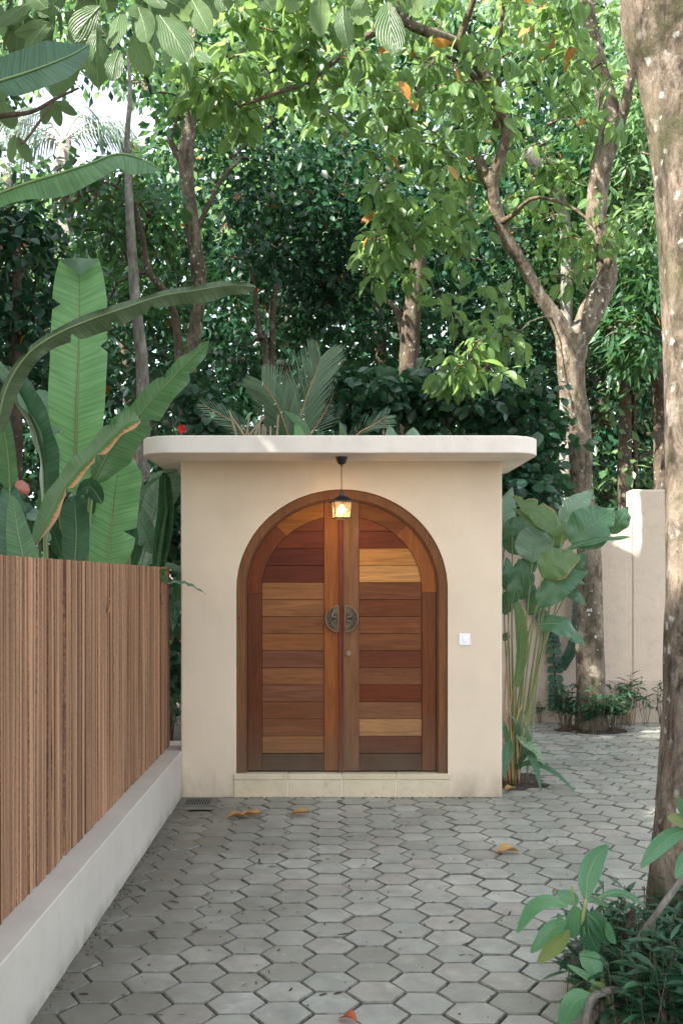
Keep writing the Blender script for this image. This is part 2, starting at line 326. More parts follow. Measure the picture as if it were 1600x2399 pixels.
M['palm'] = leafmat('palm_leaflet', (.14, .22, .15), (.24, .34, .23), (.25, .4, .15), .38, .3)
M['palm_far'] = leafmat('far_palm_leaflet', (.16, .22, .17), (.25, .32, .26), (.4, .5, .4), .4, .4)
M['iron'] = (lambda t: t.out(t.bsdf(col=(.012, .012, .012), rough=.45, spec=.5, normal=t.bump(t.noise(t.pos(), 300, 2), .15, .001))))(NT('black_iron'))
M['iron_grate'] = (lambda t: t.out(t.bsdf(col=t.mix(t.noise(t.pos(), 30, 4), (.09, .09, .075), (.16, .15, .12)), rough=.7)))(NT('weathered_grate'))
M['void'] = (lambda t: t.out(t.bsdf(col=(.01, .01, .01), rough=1)))(NT('drain_shaft'))
M['bronze'] = (lambda t: t.out(t.bsdf(col=t.mix(t.noise(t.pos(), 90, 3), (.15, .10, .06), (.28, .20, .12)), rough=.45, metal=.35)))(NT('aged_bronze'))
M['white_plastic'] = (lambda t: t.out(t.bsdf(col=(.82, .82, .84), rough=.3)))(NT('white_plastic'))
def t_glass():
    t = NT('amber_glass'); tr = t.node('ShaderNodeBsdfTransparent', {'Color': (1.0, .80, .52, 1)}).outputs[0]
    tl = t.node('ShaderNodeBsdfTranslucent', {'Color': (1.0, .78, .48, 1)}).outputs[0]
    gl = t.node('ShaderNodeBsdfGlossy', {'Color': (1, 1, 1, 1), 'Roughness': .08, 'Normal': t.bump(t.noise(t.pos(), 70, 3), .4, .003)}).outputs[0]
    a = t.node('ShaderNodeMixShader', {0: .18, 1: tr, 2: tl}).outputs[0]
    return t.out(t.node('ShaderNodeMixShader', {0: .07, 1: a, 2: gl}).outputs[0])
M['glass'] = t_glass()
def t_emit():
    t = NT('lit_bulb'); return t.out(t.node('ShaderNodeEmission', {'Color': (1.0, .72, .38, 1), 'Strength': 6.0}).outputs[0])
M['bulb'] = t_emit()
# ------------------------------------------------------------ leaf clouds
def template(L=3, wid=.5, droop=.12, fold=.10):
    """leaf of unit length along +Y; L cross rows"""
    V = [(0, 0, 0)]; U = [(.5, 0)]; 
    for k in range(1, L+1):
        t = k/(L+1); w = wid*.5*math.sin(PI*t**.85)**.8; z = -droop*t*t
        V += [(-w, t, z+fold*w*2), (0, t, z), (w, t, z+fold*w*2)]; U += [(.5-.5*w/(wid*.5), t), (.5, t), (.5+.5*w/(wid*.5), t)]
    V.append((0, 1, -droop)); U.append((.5, 1)); n = len(V)-1
    Q = []; T = [(0, 2, 1), (0, 3, 2)]
    for k in range(L-1):
        b = 1+3*k; Q += [(b, b+1, b+4, b+3), (b+1, b+2, b+5, b+4)]
    b = 1+3*(L-1); T += [(b, b+1, n), (b+1, b+2, n)]
    return np.array(V, float), np.array(Q, int).reshape(-1, 4), np.array(T, int), np.array(U, float)
TP_S = template(1, .55); TP_M = template(2, .52, .15); TP_L = template(4, .50, .22, .12); TP_N = template(2, .22, .2); TP_R = template(2, .72, .12)
def frames(axis, nrm):
    y = axis/np.linalg.norm(axis, axis=1, keepdims=True); z = nrm-(nrm*y).sum(1, keepdims=True)*y
    z /= np.linalg.norm(z, axis=1, keepdims=True)+1e-9; x = np.cross(y, z); return x, y, z
def leaves(name, tp, pos, axis, nrm, size, mat, parent, kind='stuff'):
    V, Q, T, U = tp; n = len(pos); k = len(V); x, y, z = frames(axis, nrm); s = size[:, None, None]
    W = pos[:, None, :]+s*(V[None, :, 0:1]*x[:, None, :]+V[None, :, 1:2]*y[:, None, :]+V[None, :, 2:3]*z[:, None, :])
    off = (np.arange(n)*k)[:, None, None]
    o = mk_np(name, W.reshape(-1, 3), n, (Q[None]+off).reshape(-1, 4) if len(Q) else np.zeros((0, 4), int), (T[None]+off).reshape(-1, 3), mat, parent, np.tile(U, (n, 1)))
    if kind: o['kind'] = kind
    return o
def sun_gap(pos, gaps):
    """leave real openings in a crown where the sun gets through to the trunk below"""
    keep = np.ones(len(pos), bool); d = np.array(SUN_DIR)
    for g, r in gaps:
        v = pos-np.array(g); t = v@d; dist = np.linalg.norm(v-t[:, None]*d, axis=1); keep &= ~((dist < r) & (t > 0.3))
    return keep
GAPS = [((1.38, 3.95, 1.95), .36), ((1.36, 3.95, 2.3), .38), ((1.36, 3.95, 2.75), .36), ((1.3, 3.95, 3.5), .22), ((1.22, 3.95, 3.75), .20), ((3.2, 10.8, 2.25), .4), ((2.6, 10.0, 4.1), .3), ((2.55, 10.0, 5.2), .3), ((-1.0, 4.4, 4.2), .42)]
def cloud(centers, per, spread, size, droop=-.45, up=.8, rng=RNG, sv=.3):
    """leaves bunched around twig ends"""
    K = len(centers); c = np.repeat(centers, per, 0); n = len(c)
    d = rng.normal(size=(n, 3)); d /= np.linalg.norm(d, axis=1, keepdims=True); d[:, 2] *= .7
    pos = c+d*spread*rng.uniform(.15, 1, (n, 1)); ax = d*.9+rng.normal(size=(n, 3))*.35; ax[:, 2] += droop
    nr = rng.normal(size=(n, 3))*.55+np.array([0, -.15, up]); sz = size*rng.uniform(1-sv, 1+sv, n)
    k = sun_gap(pos, GAPS); return pos[k], ax[k], nr[k], sz[k]
def ellip(c, r, n, rng=RNG, shell=.35):
    d = rng.normal(size=(n, 3)); d /= np.linalg.norm(d, axis=1, keepdims=True)
    return np.array(c)+d*np.array(r)*(rng.uniform(shell**3, 1, (n, 1))**(1/3))
# blades: big single leaves along a path
def oblong(t): return min(1, (t/.14+.02)**.6)*min(1, ((1-t)/.22)**.6 if t < 1 else 0)
def ovate(t): return max(0, math.sin(PI*min(1, t**.8*.98+.01)))**.75
def lance(t): return max(0, math.sin(PI*min(1, t**.75*.99+.005)))**1.0
def trunc(t): return min(1, (t/.25+.02)**.6)*(1-.28*max(0, (t-.6)/.4)**1.6)
def blade(name, parent, ctrl, hw, mat, nrm=(0, -1, .25), prof=ovate, fold=.25, curl=.15, wave=.0, wf=9, nL=22, nW=3, rib=True, asym=(1, 1), tears=(), ribr=None, twist=0, ribmat=None):
    pts = [Vector(p) for p in spline([tuple(c) for c in ctrl], nL+1)]
    L = sum((pts[i+1]-pts[i]).length for i in range(nL)); N0 = Vector(nrm).normalized(); V = []; U = []; l = 0; ribp = []; ph = random.random()*6
    cols = list(range(-nW, nW+1)); rows = []
    for i in range(nL+1):
        t = i/nL; T = (pts[min(i+1, nL)]-pts[max(i-1, 0)]).normalized(); N = (N0-T*N0.dot(T)).normalized()
        if twist: N = Matrix.Rotation(twist*t, 3, T) @ N
        S = T.cross(N).normalized()
        if i: l += (pts[i]-pts[i-1]).length
        w0 = hw*max(prof(t), .012)
        row = []
        for k in cols:
            a = abs(k)/nW; w = w0*(asym[0] if k < 0 else asym[1])
            j = 1.0
            for tt, side, dep in tears:
                if side*k > 0 and abs(t-tt) < .5/nL: j = 1-dep*a
            d = N*(a*w*fold-curl*a*a*w)+N*(wave*hw*math.sin(wf*t*PI+ph+(1.3 if k < 0 else 0))*a*a)
            row.append(len(V)); V.append(pts[i]+S*(math.copysign(a, k) if k else 0)*w*j+d+T*(0.12*a*w)); U.append((.5+k/nW*.5, l/(2*hw) if hw else 0))
        rows.append(row); ribp.append(pts[i]+N*.0015)
    Fc = [(rows[i][k], rows[i][k+1], rows[i+1][k+1], rows[i+1][k]) for i in range(nL) for k in range(2*nW)]
    o = mk(name, V, Fc, mat, parent, [(u, v*.25) for u, v in U], True)
    if rib:
        m = MB(); r0 = ribr or max(.0018, hw*.055); m.tube(ribp, [r0*(1-.8*i/nL) for i in range(nL+1)], 5, cap=False)
        r = mk('midrib', m.V, m.F, ribmat or M['rib'], None, None, True); r.parent = o
        r.matrix_parent_inverse = o.matrix_parent_inverse.inverted() @ Matrix.Identity(4) if False else Matrix.Identity(4)
        if parent is not None: r.matrix_parent_inverse = (Matrix.Translation(parent.location) @ o.matrix_parent_inverse).inverted()
    return o
def pxw(px, Y): return px*Y/F
def pl(name, parent, pts, hwpx, mat, **k):       # blade whose path is read off the photograph at real depths
    Y = sum(p[2] for p in pts)/len(pts)
    return blade(name, parent, [P(*p) for p in pts], pxw(hwpx, Y), mat, **k)
def trunk(name, parent, ctrl, mat, n=24, sides=14, jit=.04, rib=.05):
    """ctrl: (x px, y px, Y, radius px)"""
    pr = spline([(*P(x, y, Y), pxw(r, Y)) for x, y, Y, r in ctrl], n)
    m = MB(); m.tube([p[:3] for p in pr], [float(p[3]) for p in pr], sides, jit=jit, rib=rib)
    return m.build(name, mat, parent, True)
# ------------------------------------------------------------ ground and paving
def sheet(name, x0, x1, y0, y1, z, mat, kind='structure', parent=None):
    o = mk(name, [(x0, y0, z), (x1, y0, z), (x1, y1, z), (x0, y1, z)], [(0, 1, 2, 3)], mat, parent); o['kind'] = kind; return o
sheet('ground', -90, 90, -60, 150, -.06, M['soil'])
pave = sheet('pavement', -1.02, 5.2, .2, 11.2, -.016, M['joint'])
HX, HY, HS = .1663, .187, .1109
def hexpoly(g=.006, s=HS): 
    r = s-g*.58; h = HY/2-g/2
    return [(r, 0), (r*.5+.0, h), (-r*.5, h), (-r, 0), (-r*.5, -h), (r*.5, -h)]
def hexmesh(v):
    random.seed(100+v); outer = [(x*(1+random.uniform(-.014, .014)), y*(1+random.uniform(-.014, .014))) for x, y in hexpoly(.0085)]
    V = [(x, y, -.02) for x, y in outer]+[(x, y, -.005+random.uniform(-.001, .001)) for x, y in outer]+[(x*.965, y*.95, 0) for x, y in outer]+[(0, 0, .0008)]
    Fc = [(i, (i+1) % 6, (i+1) % 6+6, i+6) for i in range(6)]+[(i+6, (i+1) % 6+6, (i+1) % 6+12, i+12) for i in range(6)]+[(i+12, (i+1) % 6+12, 18) for i in range(6)]
    me = bpy.data.meshes.new('paving_stone'); me.from_pydata(V, [], Fc); me.materials.append(M['paver']); me.materials.append(M['paver_edge']); me.polygons.foreach_set('material_index', [1]*12+[0]*6); me.update(); return me, V, Fc
HM = [hexmesh(v) for v in range(8)]; random.seed(11)
HOLES = [((1387-CX0)/F*10.2, 10.2, .33), (1.42, 3.85, .47)]
cells = []
for i in range(-7, 34):
    for j in range(-15, 45):
        x = .01+i*HX; y = 3.6315+j*HY+(HY/2 if i % 2 else 0)
        if y > 11.15 or x < -1.09: continue
        if y < 1.2: continue
        if -.98 < x < 1.17 and 7.16 < y < 8.3: continue
        if x < -1.0 and y > 7.2: continue
        if -1.1 < x < -.70 and 6.66 < y < 7.2: continue
        if 1.2 < x < 1.52 and 7.3 < y < 8.0: continue
        if any(math.hypot(x-a, y-b) < r-.02 for a, b, r in HOLES): continue
        px = CX0+x/y*F; vis = -60 < px < 1660 and y > 3.3
        if not vis and (x > 3 or y < 2): 
            if y < 3.3 and x > 2.2: continue
        near_hole = any(math.hypot(x-a, y-b) < r+.12 for a, b, r in HOLES)
        cells.append((x, y, vis and not (px > 1500 and y < 6), near_hole))
cells.sort(key=lambda c: (not c[2], c[1]))
V2 = []; F2 = []
n_ind = 0
for x, y, vis, nh in cells:
    v = random.randrange(8); dz = random.uniform(-.0035, .003); rot = random.choice([0, PI])+random.uniform(-.012, .012); tx, ty = random.uniform(-.014, .014), random.uniform(-.014, .014)
    mat = Matrix.Translation((x, y, dz)) @ Matrix.Rotation(rot, 4, 'Z') @ Matrix.Rotation(tx, 4, 'X') @ Matrix.Rotation(ty, 4, 'Y')
    if n_ind < 298 and vis and not nh:
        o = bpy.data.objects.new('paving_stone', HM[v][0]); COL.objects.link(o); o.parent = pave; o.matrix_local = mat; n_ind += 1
    else:
        W = [mat @ Vector(p) for p in HM[v][1]]
        if nh:
            for w in W:
                for a, b, r in HOLES:
                    d = math.hypot(w.x-a, w.y-b)
                    if d < r: w.x = a+(w.x-a)*r/max(d, 1e-4); w.y = b+(w.y-b)*r/max(d, 1e-4)
        b = len(V2); V2 += W; F2 += [[q+b for q in f] for f in HM[v][2]]
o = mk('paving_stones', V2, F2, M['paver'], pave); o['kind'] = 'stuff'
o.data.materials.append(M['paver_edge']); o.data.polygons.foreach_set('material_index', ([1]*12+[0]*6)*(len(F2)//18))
for a, b, r in HOLES:                       # bare soil in the round tree pits
    m = MB(); V = [(a, b, .02)]; n = 20
    for ring, rr in ((1, .5), (2, .97)):
        for k in range(n): V.append((a+math.cos(2*PI*k/n)*r*rr, b+math.sin(2*PI*k/n)*r*rr, (.018 if ring == 1 else -.006)+random.uniform(-.006, .006)))
    Fc = [(0, 1+k, 1+(k+1) % n) for k in range(n)]+[(1+k, 1+n+k, 1+n+(k+1) % n, 1+(k+1) % n) for k in range(n)]
    mk('tree_pit_soil', V, Fc, M['soil'], None, None, True)['kind'] = 'structure'
sheet('planting_soil', 1.2, 1.50, 7.28, 8.0, -.004, M['soil'])
sheet('bed_edge', 1.2, 1.62, 7.17, 7.28, -.002, M['cement'])
# litter: seeds, grit and bits of twig on the paving
m = MB()
for k in range(520):
    y = random.uniform(3.4, 9.5); x = random.uniform(-.97, 2.4 if y > 7 else 1.5)
    if y > 7 and x < 1.25: continue
    s = random.uniform(.0015, .0045); l = s*random.choice([1, 1, 1.5, 4, 7]); a = random.uniform(0, PI)
    c = Vector((x, y, .004)); u = Vector((math.cos(a), math.sin(a), 0))*l; w = Vector((-math.sin(a), math.cos(a), 0))*s
    m.add([c-u-w, c+u-w, c+u+w, c-u+w, c+Vector((0, 0, s))], [(0, 1, 4), (1, 2, 4), (2, 3, 4), (3, 0, 4)])
m.build('leaf_litter', t_soil('litter', (.03, .02, .012), (.10, .06, .03)))['kind'] = 'stuff'
# ------------------------------------------------------------ gatehouse
YF = 7.06; XL, XR = -1.009, 1.203; ZS = 2.312; DC = .101; ZSP = 1.432; ZB = .160; YB = 7.85
gate = thing('gatehouse', 'small cream plastered gatehouse with arched wooden double door and flat rounded roof slab', 'gatehouse', (DC, YF, 0))
A2, B2 = .728, .688; A1, B1 = .667, .626
NA = 40
arc = [(DC+A2*math.cos(PI-PI*k/NA), ZSP+B2*math.sin(PI*k/NA)) for k in range(NA+1)]
def arc_wall():
    V = []; Fc = []; c = .012
    def v(x, y, z): V.append((x, y, z)); return len(V)-1
    y = YF; ztop = ZS+.02
    # left and right of opening (front face), corner rounding in 3 steps
    prof_l = [(XL, y+c), (XL+.0035, y+.0035), (XL+c, y)]; prof_r = [(XR-c, y), (XR-.0035, y+.0035), (XR, y+c)]
    def quad(p, q, z0, z1): a = v(p[0], p[1], z0); b = v(q[0], q[1], z0); d = v(q[0], q[1], z1); e = v(p[0], p[1], z1); Fc.append((a, b, d, e))
    for p, q in zip(prof_l, prof_l[1:]): quad(p, q, -.05, ztop)
    for p, q in zip(prof_r, prof_r[1:]): quad(p, q, -.05, ztop)
    xa, xb = arc[0][0], arc[-1][0]
    quad((XL+c, y), (xa, y), -.05, ztop); quad((xb, y), (XR-c, y), -.05, ztop)
    quad((xa, y), (xb, y), -.05, .02)
    for (x0, z0), (x1, z1) in zip(arc, arc[1:]):
        a = v(x0, y, z0); b = v(x1, y, z1); d = v(x1, y, ztop); e = v(x0, y, ztop); Fc.append((a, b, d, e))
        a = v(x0, y, z0); b = v(x0, y+.13, z0); d = v(x1, y+.13, z1); e = v(x1, y, z1); Fc.append((a, b, d, e))
    quad((xa, y), (xa, y+.13), .0, ZSP); quad((xb, y+.13), (xb, y), .0, ZSP)
    quad((xa, y+.13), (xb, y+.13), -.05, ztop)          # back of the recess, behind the doors
    quad((XR, y+c), (XR, YB), -.05, ztop); quad((XL, YB), (XL, y+c), -.05, ztop); quad((XR, YB), (XL, YB), -.05, ztop)
    return mk('wall', V, Fc, M['plaster'], gate)
arc_wall()
def rounded_slab(x0, x1, y0, y1, z0, z1, r):
    pts = []
    for cx, cy, a0 in ((x1-r, y0+r, -90), (x1-r, y1-r, 0), (x0+r, y1-r, 90), (x0+r, y0+r, 180)):
        for k in range(11): a = R(a0+9*k); pts.append((cx+r*math.cos(a), cy+r*math.sin(a)))
    n = len(pts); cx, cy = (x0+x1)/2, (y0+y1)/2; V = []
    for z, d in ((z0, .004), (z0+.005, 0), (z1-.008, 0), (z1-.002, .003), (z1, .010)):
        for (x, y) in pts:
            dx, dy = x-cx, y-cy; L = math.hypot(dx, dy); wob = random.uniform(-.0012, .0012)
            V.append((x-dx/L*(d+wob*.4), y-dy/L*(d+wob*.4), z+(random.uniform(-.0025, .001) if z >= z1-.002 else 0)))
    Fc = [(l*n+i, l*n+(i+1) % n, (l+1)*n+(i+1) % n, (l+1)*n+i) for l in range(4) for i in range(n)]
    Fc += [list(range(n))[::-1], [4*n+i for i in range(n)]]
    return mk('roof_slab', V, Fc, M['slab'], gate)
rounded_slab(-1.212, 1.378, 6.57, 8.02, ZS, 2.4225, .21)
# step: four riser stones and four tread stones, grout strips in the joints
xs = [DC-.745, DC-.372, DC, DC+.373, DC+.745]; 
m = MB(); m.box(xs[0]+.002, xs[-1]-.002, YF-.006, YF+.12, -.03, .152)
m.build('step_core', M['grout'], gate)
for k in range(4):
    m = MB(); m.box(xs[k]+.003, xs[k+1]-.003, YF-.0105, YF+.05, -.02, .118+random.uniform(-.001, .001), .0025); m.build('riser_stone', M['stone'], gate)
    m = MB(); m.box(xs[k]+.002, xs[k+1]-.002, YF-.0145, YF+.125, .122, ZB-random.uniform(0, .0015), .003); m.build('tread_stone', M['stone'], gate)
# door frame
def band_poly(a1, b1, a2, b2, t0, t1, n=12):
    o = [(DC+a2*math.cos(t0+(t1-t0)*k/n), ZSP+b2*math.sin(t0+(t1-t0)*k/n)) for k in range(n+1)]
    i = [(DC+a1*math.cos(t0+(t1-t0)*k/n), ZSP+b1*math.sin(t0+(t1-t0)*k/n)) for k in range(n+1)]
    return o+i[::-1]
def wobj(mb, name, mat, parent, col):
    o = mb.build(name, mat, parent); o.color = (*col, 1); return o
def subpar(o, part, root):
    o.parent = part; o.matrix_parent_inverse = Matrix.Identity(4)
FRM = (.17, .072, .028)
m = MB(); yf0, yf1 = YF+.022, YF+.12
fa, fb = A2-.004, B2-.004
for s in (-1, 1):
    x0, x1 = sorted((DC+s*A1, DC+s*fa)); m.box(x0, x1, yf0, yf1, ZB+.001, ZSP)
nf = 28
for k in range(nf): 
    p = band_poly(A1, B1, fa, fb, PI*k/nf, PI*(k+1)/nf, 2); m.prism(p, yf0, yf1)
frame = wobj(m, 'door_frame', M['wood_z'], gate, FRM)
# inner rebate bead of the frame, a little deeper
m = MB()
for k in range(nf): m.prism(band_poly(A1-.012, B1-.012, A1-.0005, B1-.0005, PI*k/nf, PI*(k+1)/nf, 2), YF+.036, YF+.1)
for s in (-1, 1):
    x0, x1 = sorted((DC+s*(A1-.012), DC+s*(A1-.0005))); m.box(x0, x1, YF+.036, YF+.1, ZB+.002, ZSP)
bead = wobj(m, 'frame_bead', M['wood_z'], gate, (.12, .05, .02))
LY = YF+.052; AL, BL = A1-.0135, B1-.0135; AP, BP = .553, .509
def col(h): 
    c = [int(h[i:i+2], 16)/255 for i in (0, 2, 4)]; return tuple(((v+.055)/1.055)**2.4 if v > .04 else v/12.92 for v in c)
# tints of the planks, top to bottom
TL = ['693318', '632c14', '582612', '5a2813', '8a5c36', '885a36', '7e5030', '83522d', '704631', '825433', '734a33', '73472a', '78492a', '915f34']
TR = ['723a1c', '672f14', 'b0773f', 'b8844c', '704224', '6a3a1c', '754526', '744628', '62331c', '73482d', '643016', '785034', 'a57a4e', '63311a']
BOOST = .88
def ez(x, a, b):      # height of ellipse at x
    u = 1-((x-DC)/a)**2; return ZSP+b*math.sqrt(max(u, 0))
def ex(z, a): 
    return a
for side in (-1, 1):
    D = lambda x: DC+side*x
    name = 'door_leaf'
    m = MB()                                                  # dark core behind the boards
    poly = [(D(.0), ZB+.012), (D(AL-.02), ZB+.012), (D(AL-.02), ZSP)]+[(D((AL-.02)*math.cos(t)), ZSP+(BL-.02)*math.sin(t)) for t in [PI/2*k/14 for k in range(1, 15)]]
    m.prism(poly, LY+.03, LY+.045)
    leaf = wobj(m, name, M['wood_z'], gate, (.03, .012, .006)); leaf['label'] = ('left' if side < 0 else 'right')+' door leaf'+(' of mid brown and dark red boards with a light board at the foot' if side < 0 else ' with two pale tan boards high up and one near the foot')
    inner0, inner1 = (.025, .124) if side < 0 else (.011, .120)
    def piece(mb, nm, mt, c): 
        o = wobj(mb, nm, mt, None, tuple(v*BOOST for v in c)); subpar(o, leaf, gate); return o
    # meeting stile
    zt = min(ez(D(inner0), AL, BL), ez(D(inner1), AL, BL)); m = MB()
    m.prism([(D(inner0), ZB+.012), (D(inner1-.0015), ZB+.012), (D(inner1-.0015), ez(D(inner1), AL, BL)), (D((inner0+inner1)/2), ez(D((inner0+inner1)/2), AL, BL)), (D(inner0), ez(D(inner0), AL, BL))], LY, LY+.03)
    piece(m, 'stile', M['wood_z'], col('8a5024') if side < 0 else col('7d5638'))
    # hanging stile
    m = MB(); x0, x1 = sorted((D(AP+.0015), D(AL))); zs0 = ZSP-.02 if side > 0 else ZSP-.03
    m.box(x0, x1, LY, LY+.03, ZB+.012, zs0-.001, .002); piece(m, 'stile', M['wood_z'], col('5e3218') if side < 0 else col('6d3d1f'))
    # two arch pieces
    t_in_o = math.acos(min(1, inner1/AL)); t_in_i = math.acos(min(1, inner1/AP)); ts = R(47 if side > 0 else 46)
    def arch(ta, tbo, tbi, low):
        n = 10; o = [(D(AL*math.cos(ta+(tbo-ta)*k/n)), ZSP+BL*math.sin(ta+(tbo-ta)*k/n)) for k in range(n+1)]
        i = [(D((AP+.0015)*math.cos(ta+(tbi-ta)*k/n)), ZSP+(BP+.0015)*math.sin(ta+(tbi-ta)*k/n)) for k in range(n+1)]
        if low: o = [(D(AL), zs0)]+o; i = [(D(AP+.0015), zs0)]+i
        return o+i[::-1]
    m = MB(); m.prism(arch(0, ts-.002, ts-.002, True), LY+.0005, LY+.03); piece(m, 'arch_rail', M['wood_z'], col('6b3517') if side < 0 else col('8f5224'))
    m = MB(); m.prism(arch(ts+.002, t_in_o-.004, t_in_i-.004, False), LY+.0005, LY+.03); piece(m, 'arch_rail', M['wood_x'], col('925820') if side < 0 else col('704019'))
    # bottom rail
    m = MB(); x0, x1 = sorted((D(inner1), D(AP))); m.box(x0, x1, LY+.001, LY+.03, ZB+.012, ZB+.128, .002); piece(m, 'bottom_rail', M['wood_x'], col('4d331f'))
    # planks
    z_hi = ez(D(inner1), AP, BP); zb = ZB+.132; ph = .1186
    for k in range(14):
        z0 = zb+(13-k)*ph+.0015; z1 = z0+ph-.0035
        if z0 > z_hi: continue
        z1 = min(z1, z_hi-.001); out = []
        for q in range(9):
            z = z0+(z1-z0)*q/8; xo = AP if z <= ZSP else AP*math.sqrt(max(0, 1-((z-ZSP)/BP)**2)); out.append((D(max(inner1+.001, xo-.001)), z))
        pol = [(D(inner1+.001), z0)]+out+([(D(inner1+.001), z1)] if abs(out[-1][0]-D(inner1+.001)) > .001 else [])
        m = MB(); yy = LY+.0085+random.uniform(-.0008, .0008); m.prism(pol, yy, LY+.028)
        piece(m, 'plank', M['wood_x'], col((TL if side < 0 else TR)[k]))
    # filigree half-moon handle
    zc = 1.5-(1450-CY0)/340; hx = .0365 if side < 0 else .0215; hx = (DC-(793-CX0)/340) if side < 0 else ((809-CX0)/340-DC)
    m = MB(); m.prism([((DC+side*hx)+side*.078*math.cos(R(a)), zc+.082*math.sin(R(a))) for a in range(-84, 85, 12)], LY-.006, LY-.002); o = m.build('shade_plate', M['iron']); subpar(o, leaf, gate)  # added dark sheet, stands in for the shade inside the handle's openings
    m = MB(); hr = .091; wq = .087; yh = LY-.030
    def hp(u, v): rr = (u*u+v*v); return Vector((D(hx+u*wq), yh-.012*math.cos(min(1, math.sqrt(rr))*PI/2), zc+v*hr))
    m.tube([hp(math.cos(R(-90+180*k/24)), math.sin(R(-90+180*k/24))) for k in range(25)], .0035, 6); m.tube([hp(0, v) for v in (-.98, -.5, 0, .5, .98)], .0032, 6)
    def scroll(cu, cv, r, a0, turns, n=14, tr=.0029): m.tube([hp(cu+r*(1-.72*k/n)*math.cos(a0+turns*2*PI*k/n), cv+r*(1-.72*k/n)*math.sin(a0+turns*2*PI*k/n)) for k in range(n+1)], tr, 5)
    for sv in (-1, 1):
        scroll(.24, sv*.82*.98, .20, sv*PI*.5, -sv*1.1) if False else None
        scroll(.22, sv*.74, .17, -sv*PI/2, sv*1.15); scroll(.30, sv*.30, .24, sv*PI/2, -sv*1.25); scroll(.12, sv*.47, .10, 0, sv*.9)
        m.tube([hp(.04+.5*math.sin(PI*k/8)*.9, sv*(.05+.6*k/8)) for k in range(9)], .0022, 5)
    for r1, na in ((.87, 11), (.66, 8)):          # lace of small rings
        for k in range(na):
            a = R(-80+160*k/(na-1)); cu, cv = r1*math.cos(a), r1*math.sin(a); rr_ = .085 if na == 11 else .10
            if cu < .1: continue
            m.tube([hp(cu+rr_*math.cos(2*PI*q/8), cv+rr_*math.sin(2*PI*q/8)) for q in range(9)], .0020, 4, cap=False)
    for k in range(0):
        a = R(-66+22*k); m.tube([hp(.60*math.cos(a), .60*math.sin(a)), hp(.8*math.cos(a+.16), .8*math.sin(a+.16)), hp(.97*math.cos(a), .97*math.sin(a))], .0022, 5)
        m.tube([hp(.60*math.cos(a+.1), .60*math.sin(a+.1)), hp(.8*math.cos(a-.14), .8*math.sin(a-.14)), hp(.97*math.cos(a-.05), .97*math.sin(a-.05))], .002, 5)
    # side wall of the pull
    n = 20; V = []; Fc = []
    for k in range(n+1):
        a = R(-90+180*k/n); p = hp(math.cos(a), math.sin(a)); V += [tuple(p), (p.x, LY-.001, p.z)]
    for k in range(n): Fc.append((2*k, 2*k+1, 2*k+3, 2*k+2))
    m.add(V, Fc)
    h = m.build('handle', M['bronze'], None, False); subpar(h, leaf, gate)
m = MB(); m.box(DC-.0245, DC+.010, LY-.011, LY+.03, ZB+.004, ZSP+BL-.006, .003)
wobj(m, 'astragal', M['wood_z'], gate, tuple(v*1.5 for v in col('54291a')))
m = MB(); lx, lz = (817-CX0)/340, 1.5-(1532-CY0)/340
m.tube([(lx, LY+.003, lz), (lx, LY-.006, lz), (lx, LY-.010, lz)], [.021, .021, .017], 20); m.tube([(lx, LY-.009, lz), (lx, LY-.012, lz)], .012, 16); m.box(lx-.0018, lx+.0018, LY-.0135, LY-.012, lz-.004, lz+.010)
m.build('lock_cylinder', M['bronze'], gate, False)
sx, sz = (1088-CX0)/340, 1.5-(1498-CY0)/340
m = MB(); m.box(sx-.039, sx+.039, YF-.009, YF+.004, sz-.040, sz+.040, .003); sw = m.build('light_switch', M['white_plastic'], gate)
m = MB(); m.box(sx-.014, sx+.014, YF-.0125, YF-.0085, sz-.018, sz+.018, .0015); o = m.build('rocker', M['white_plastic'], None); subpar(o, sw, gate)
# ------------------------------------------------------------ pendant lantern
LX, LYY = .094, 6.80; lamp = thing('pendant_lantern', 'small black iron lantern with a lit bulb hanging in front of the arch', 'lantern', (LX, LYY, ZS))
def lz_(y): return 1.5-(y-CY0)/F*LYY
m = MB(); m.tube([(LX, LYY, ZS+.001), (LX, LYY, ZS-.004), (LX, LYY, ZS-.012), (LX, LYY, ZS-.035), (LX, LYY, ZS-.048), (LX, LYY, ZS-.052)], [.040, .041, .036, .030, .020, .006], 24); m.build('ceiling_rose', M['iron'], lamp, True)
zt = lz_(1152); m = MB(); m.tube([(LX, LYY, ZS-.05), (LX, LYY, ZS-.066)], .0055, 8); m.tube([(LX, LYY, ZS-.06), (LX-.0005, LYY, (ZS+zt)/2), (LX, LYY, zt)], .0028, 6); m.tube([(LX, LYY, zt+.012), (LX, LYY, zt-.008)], [.003, .007], 8); m.build('cord', M['iron'], lamp)
z1, z0, zb_ = lz_(1156), lz_(1174), lz_(1216)
def sq(h, z, rot=R(9)): return [Vector((LX+h*math.cos(rot+a)*1.414, LYY+h*math.sin(rot+a)*1.414, z)) for a in (R(-135), R(-45), R(45), R(135))]
m = MB(); V = sq(.072, z0-.006)+sq(.072, z0)+sq(.052, z0+.012)+sq(.034, z0+.028)+sq(.014, z0+.036)+sq(.012, z1+.006)
m.add(V, [(l*4+i, l*4+(i+1) % 4, (l+1)*4+(i+1) % 4, (l+1)*4+i) for l in range(5) for i in range(4)]+[(20, 21, 22, 23), (3, 2, 1, 0)]); m.build('lamp_roof', M['iron'], lamp)
m = MB(); T4, B4 = sq(.060, z0-.006), sq(.050, zb_+.006)
for i in range(4):
    m.tube([T4[i], B4[i]], .0042, 4); m.tube([B4[i], B4[(i+1) % 4]], .005, 4); m.tube([T4[i], T4[(i+1) % 4]], .004, 4)
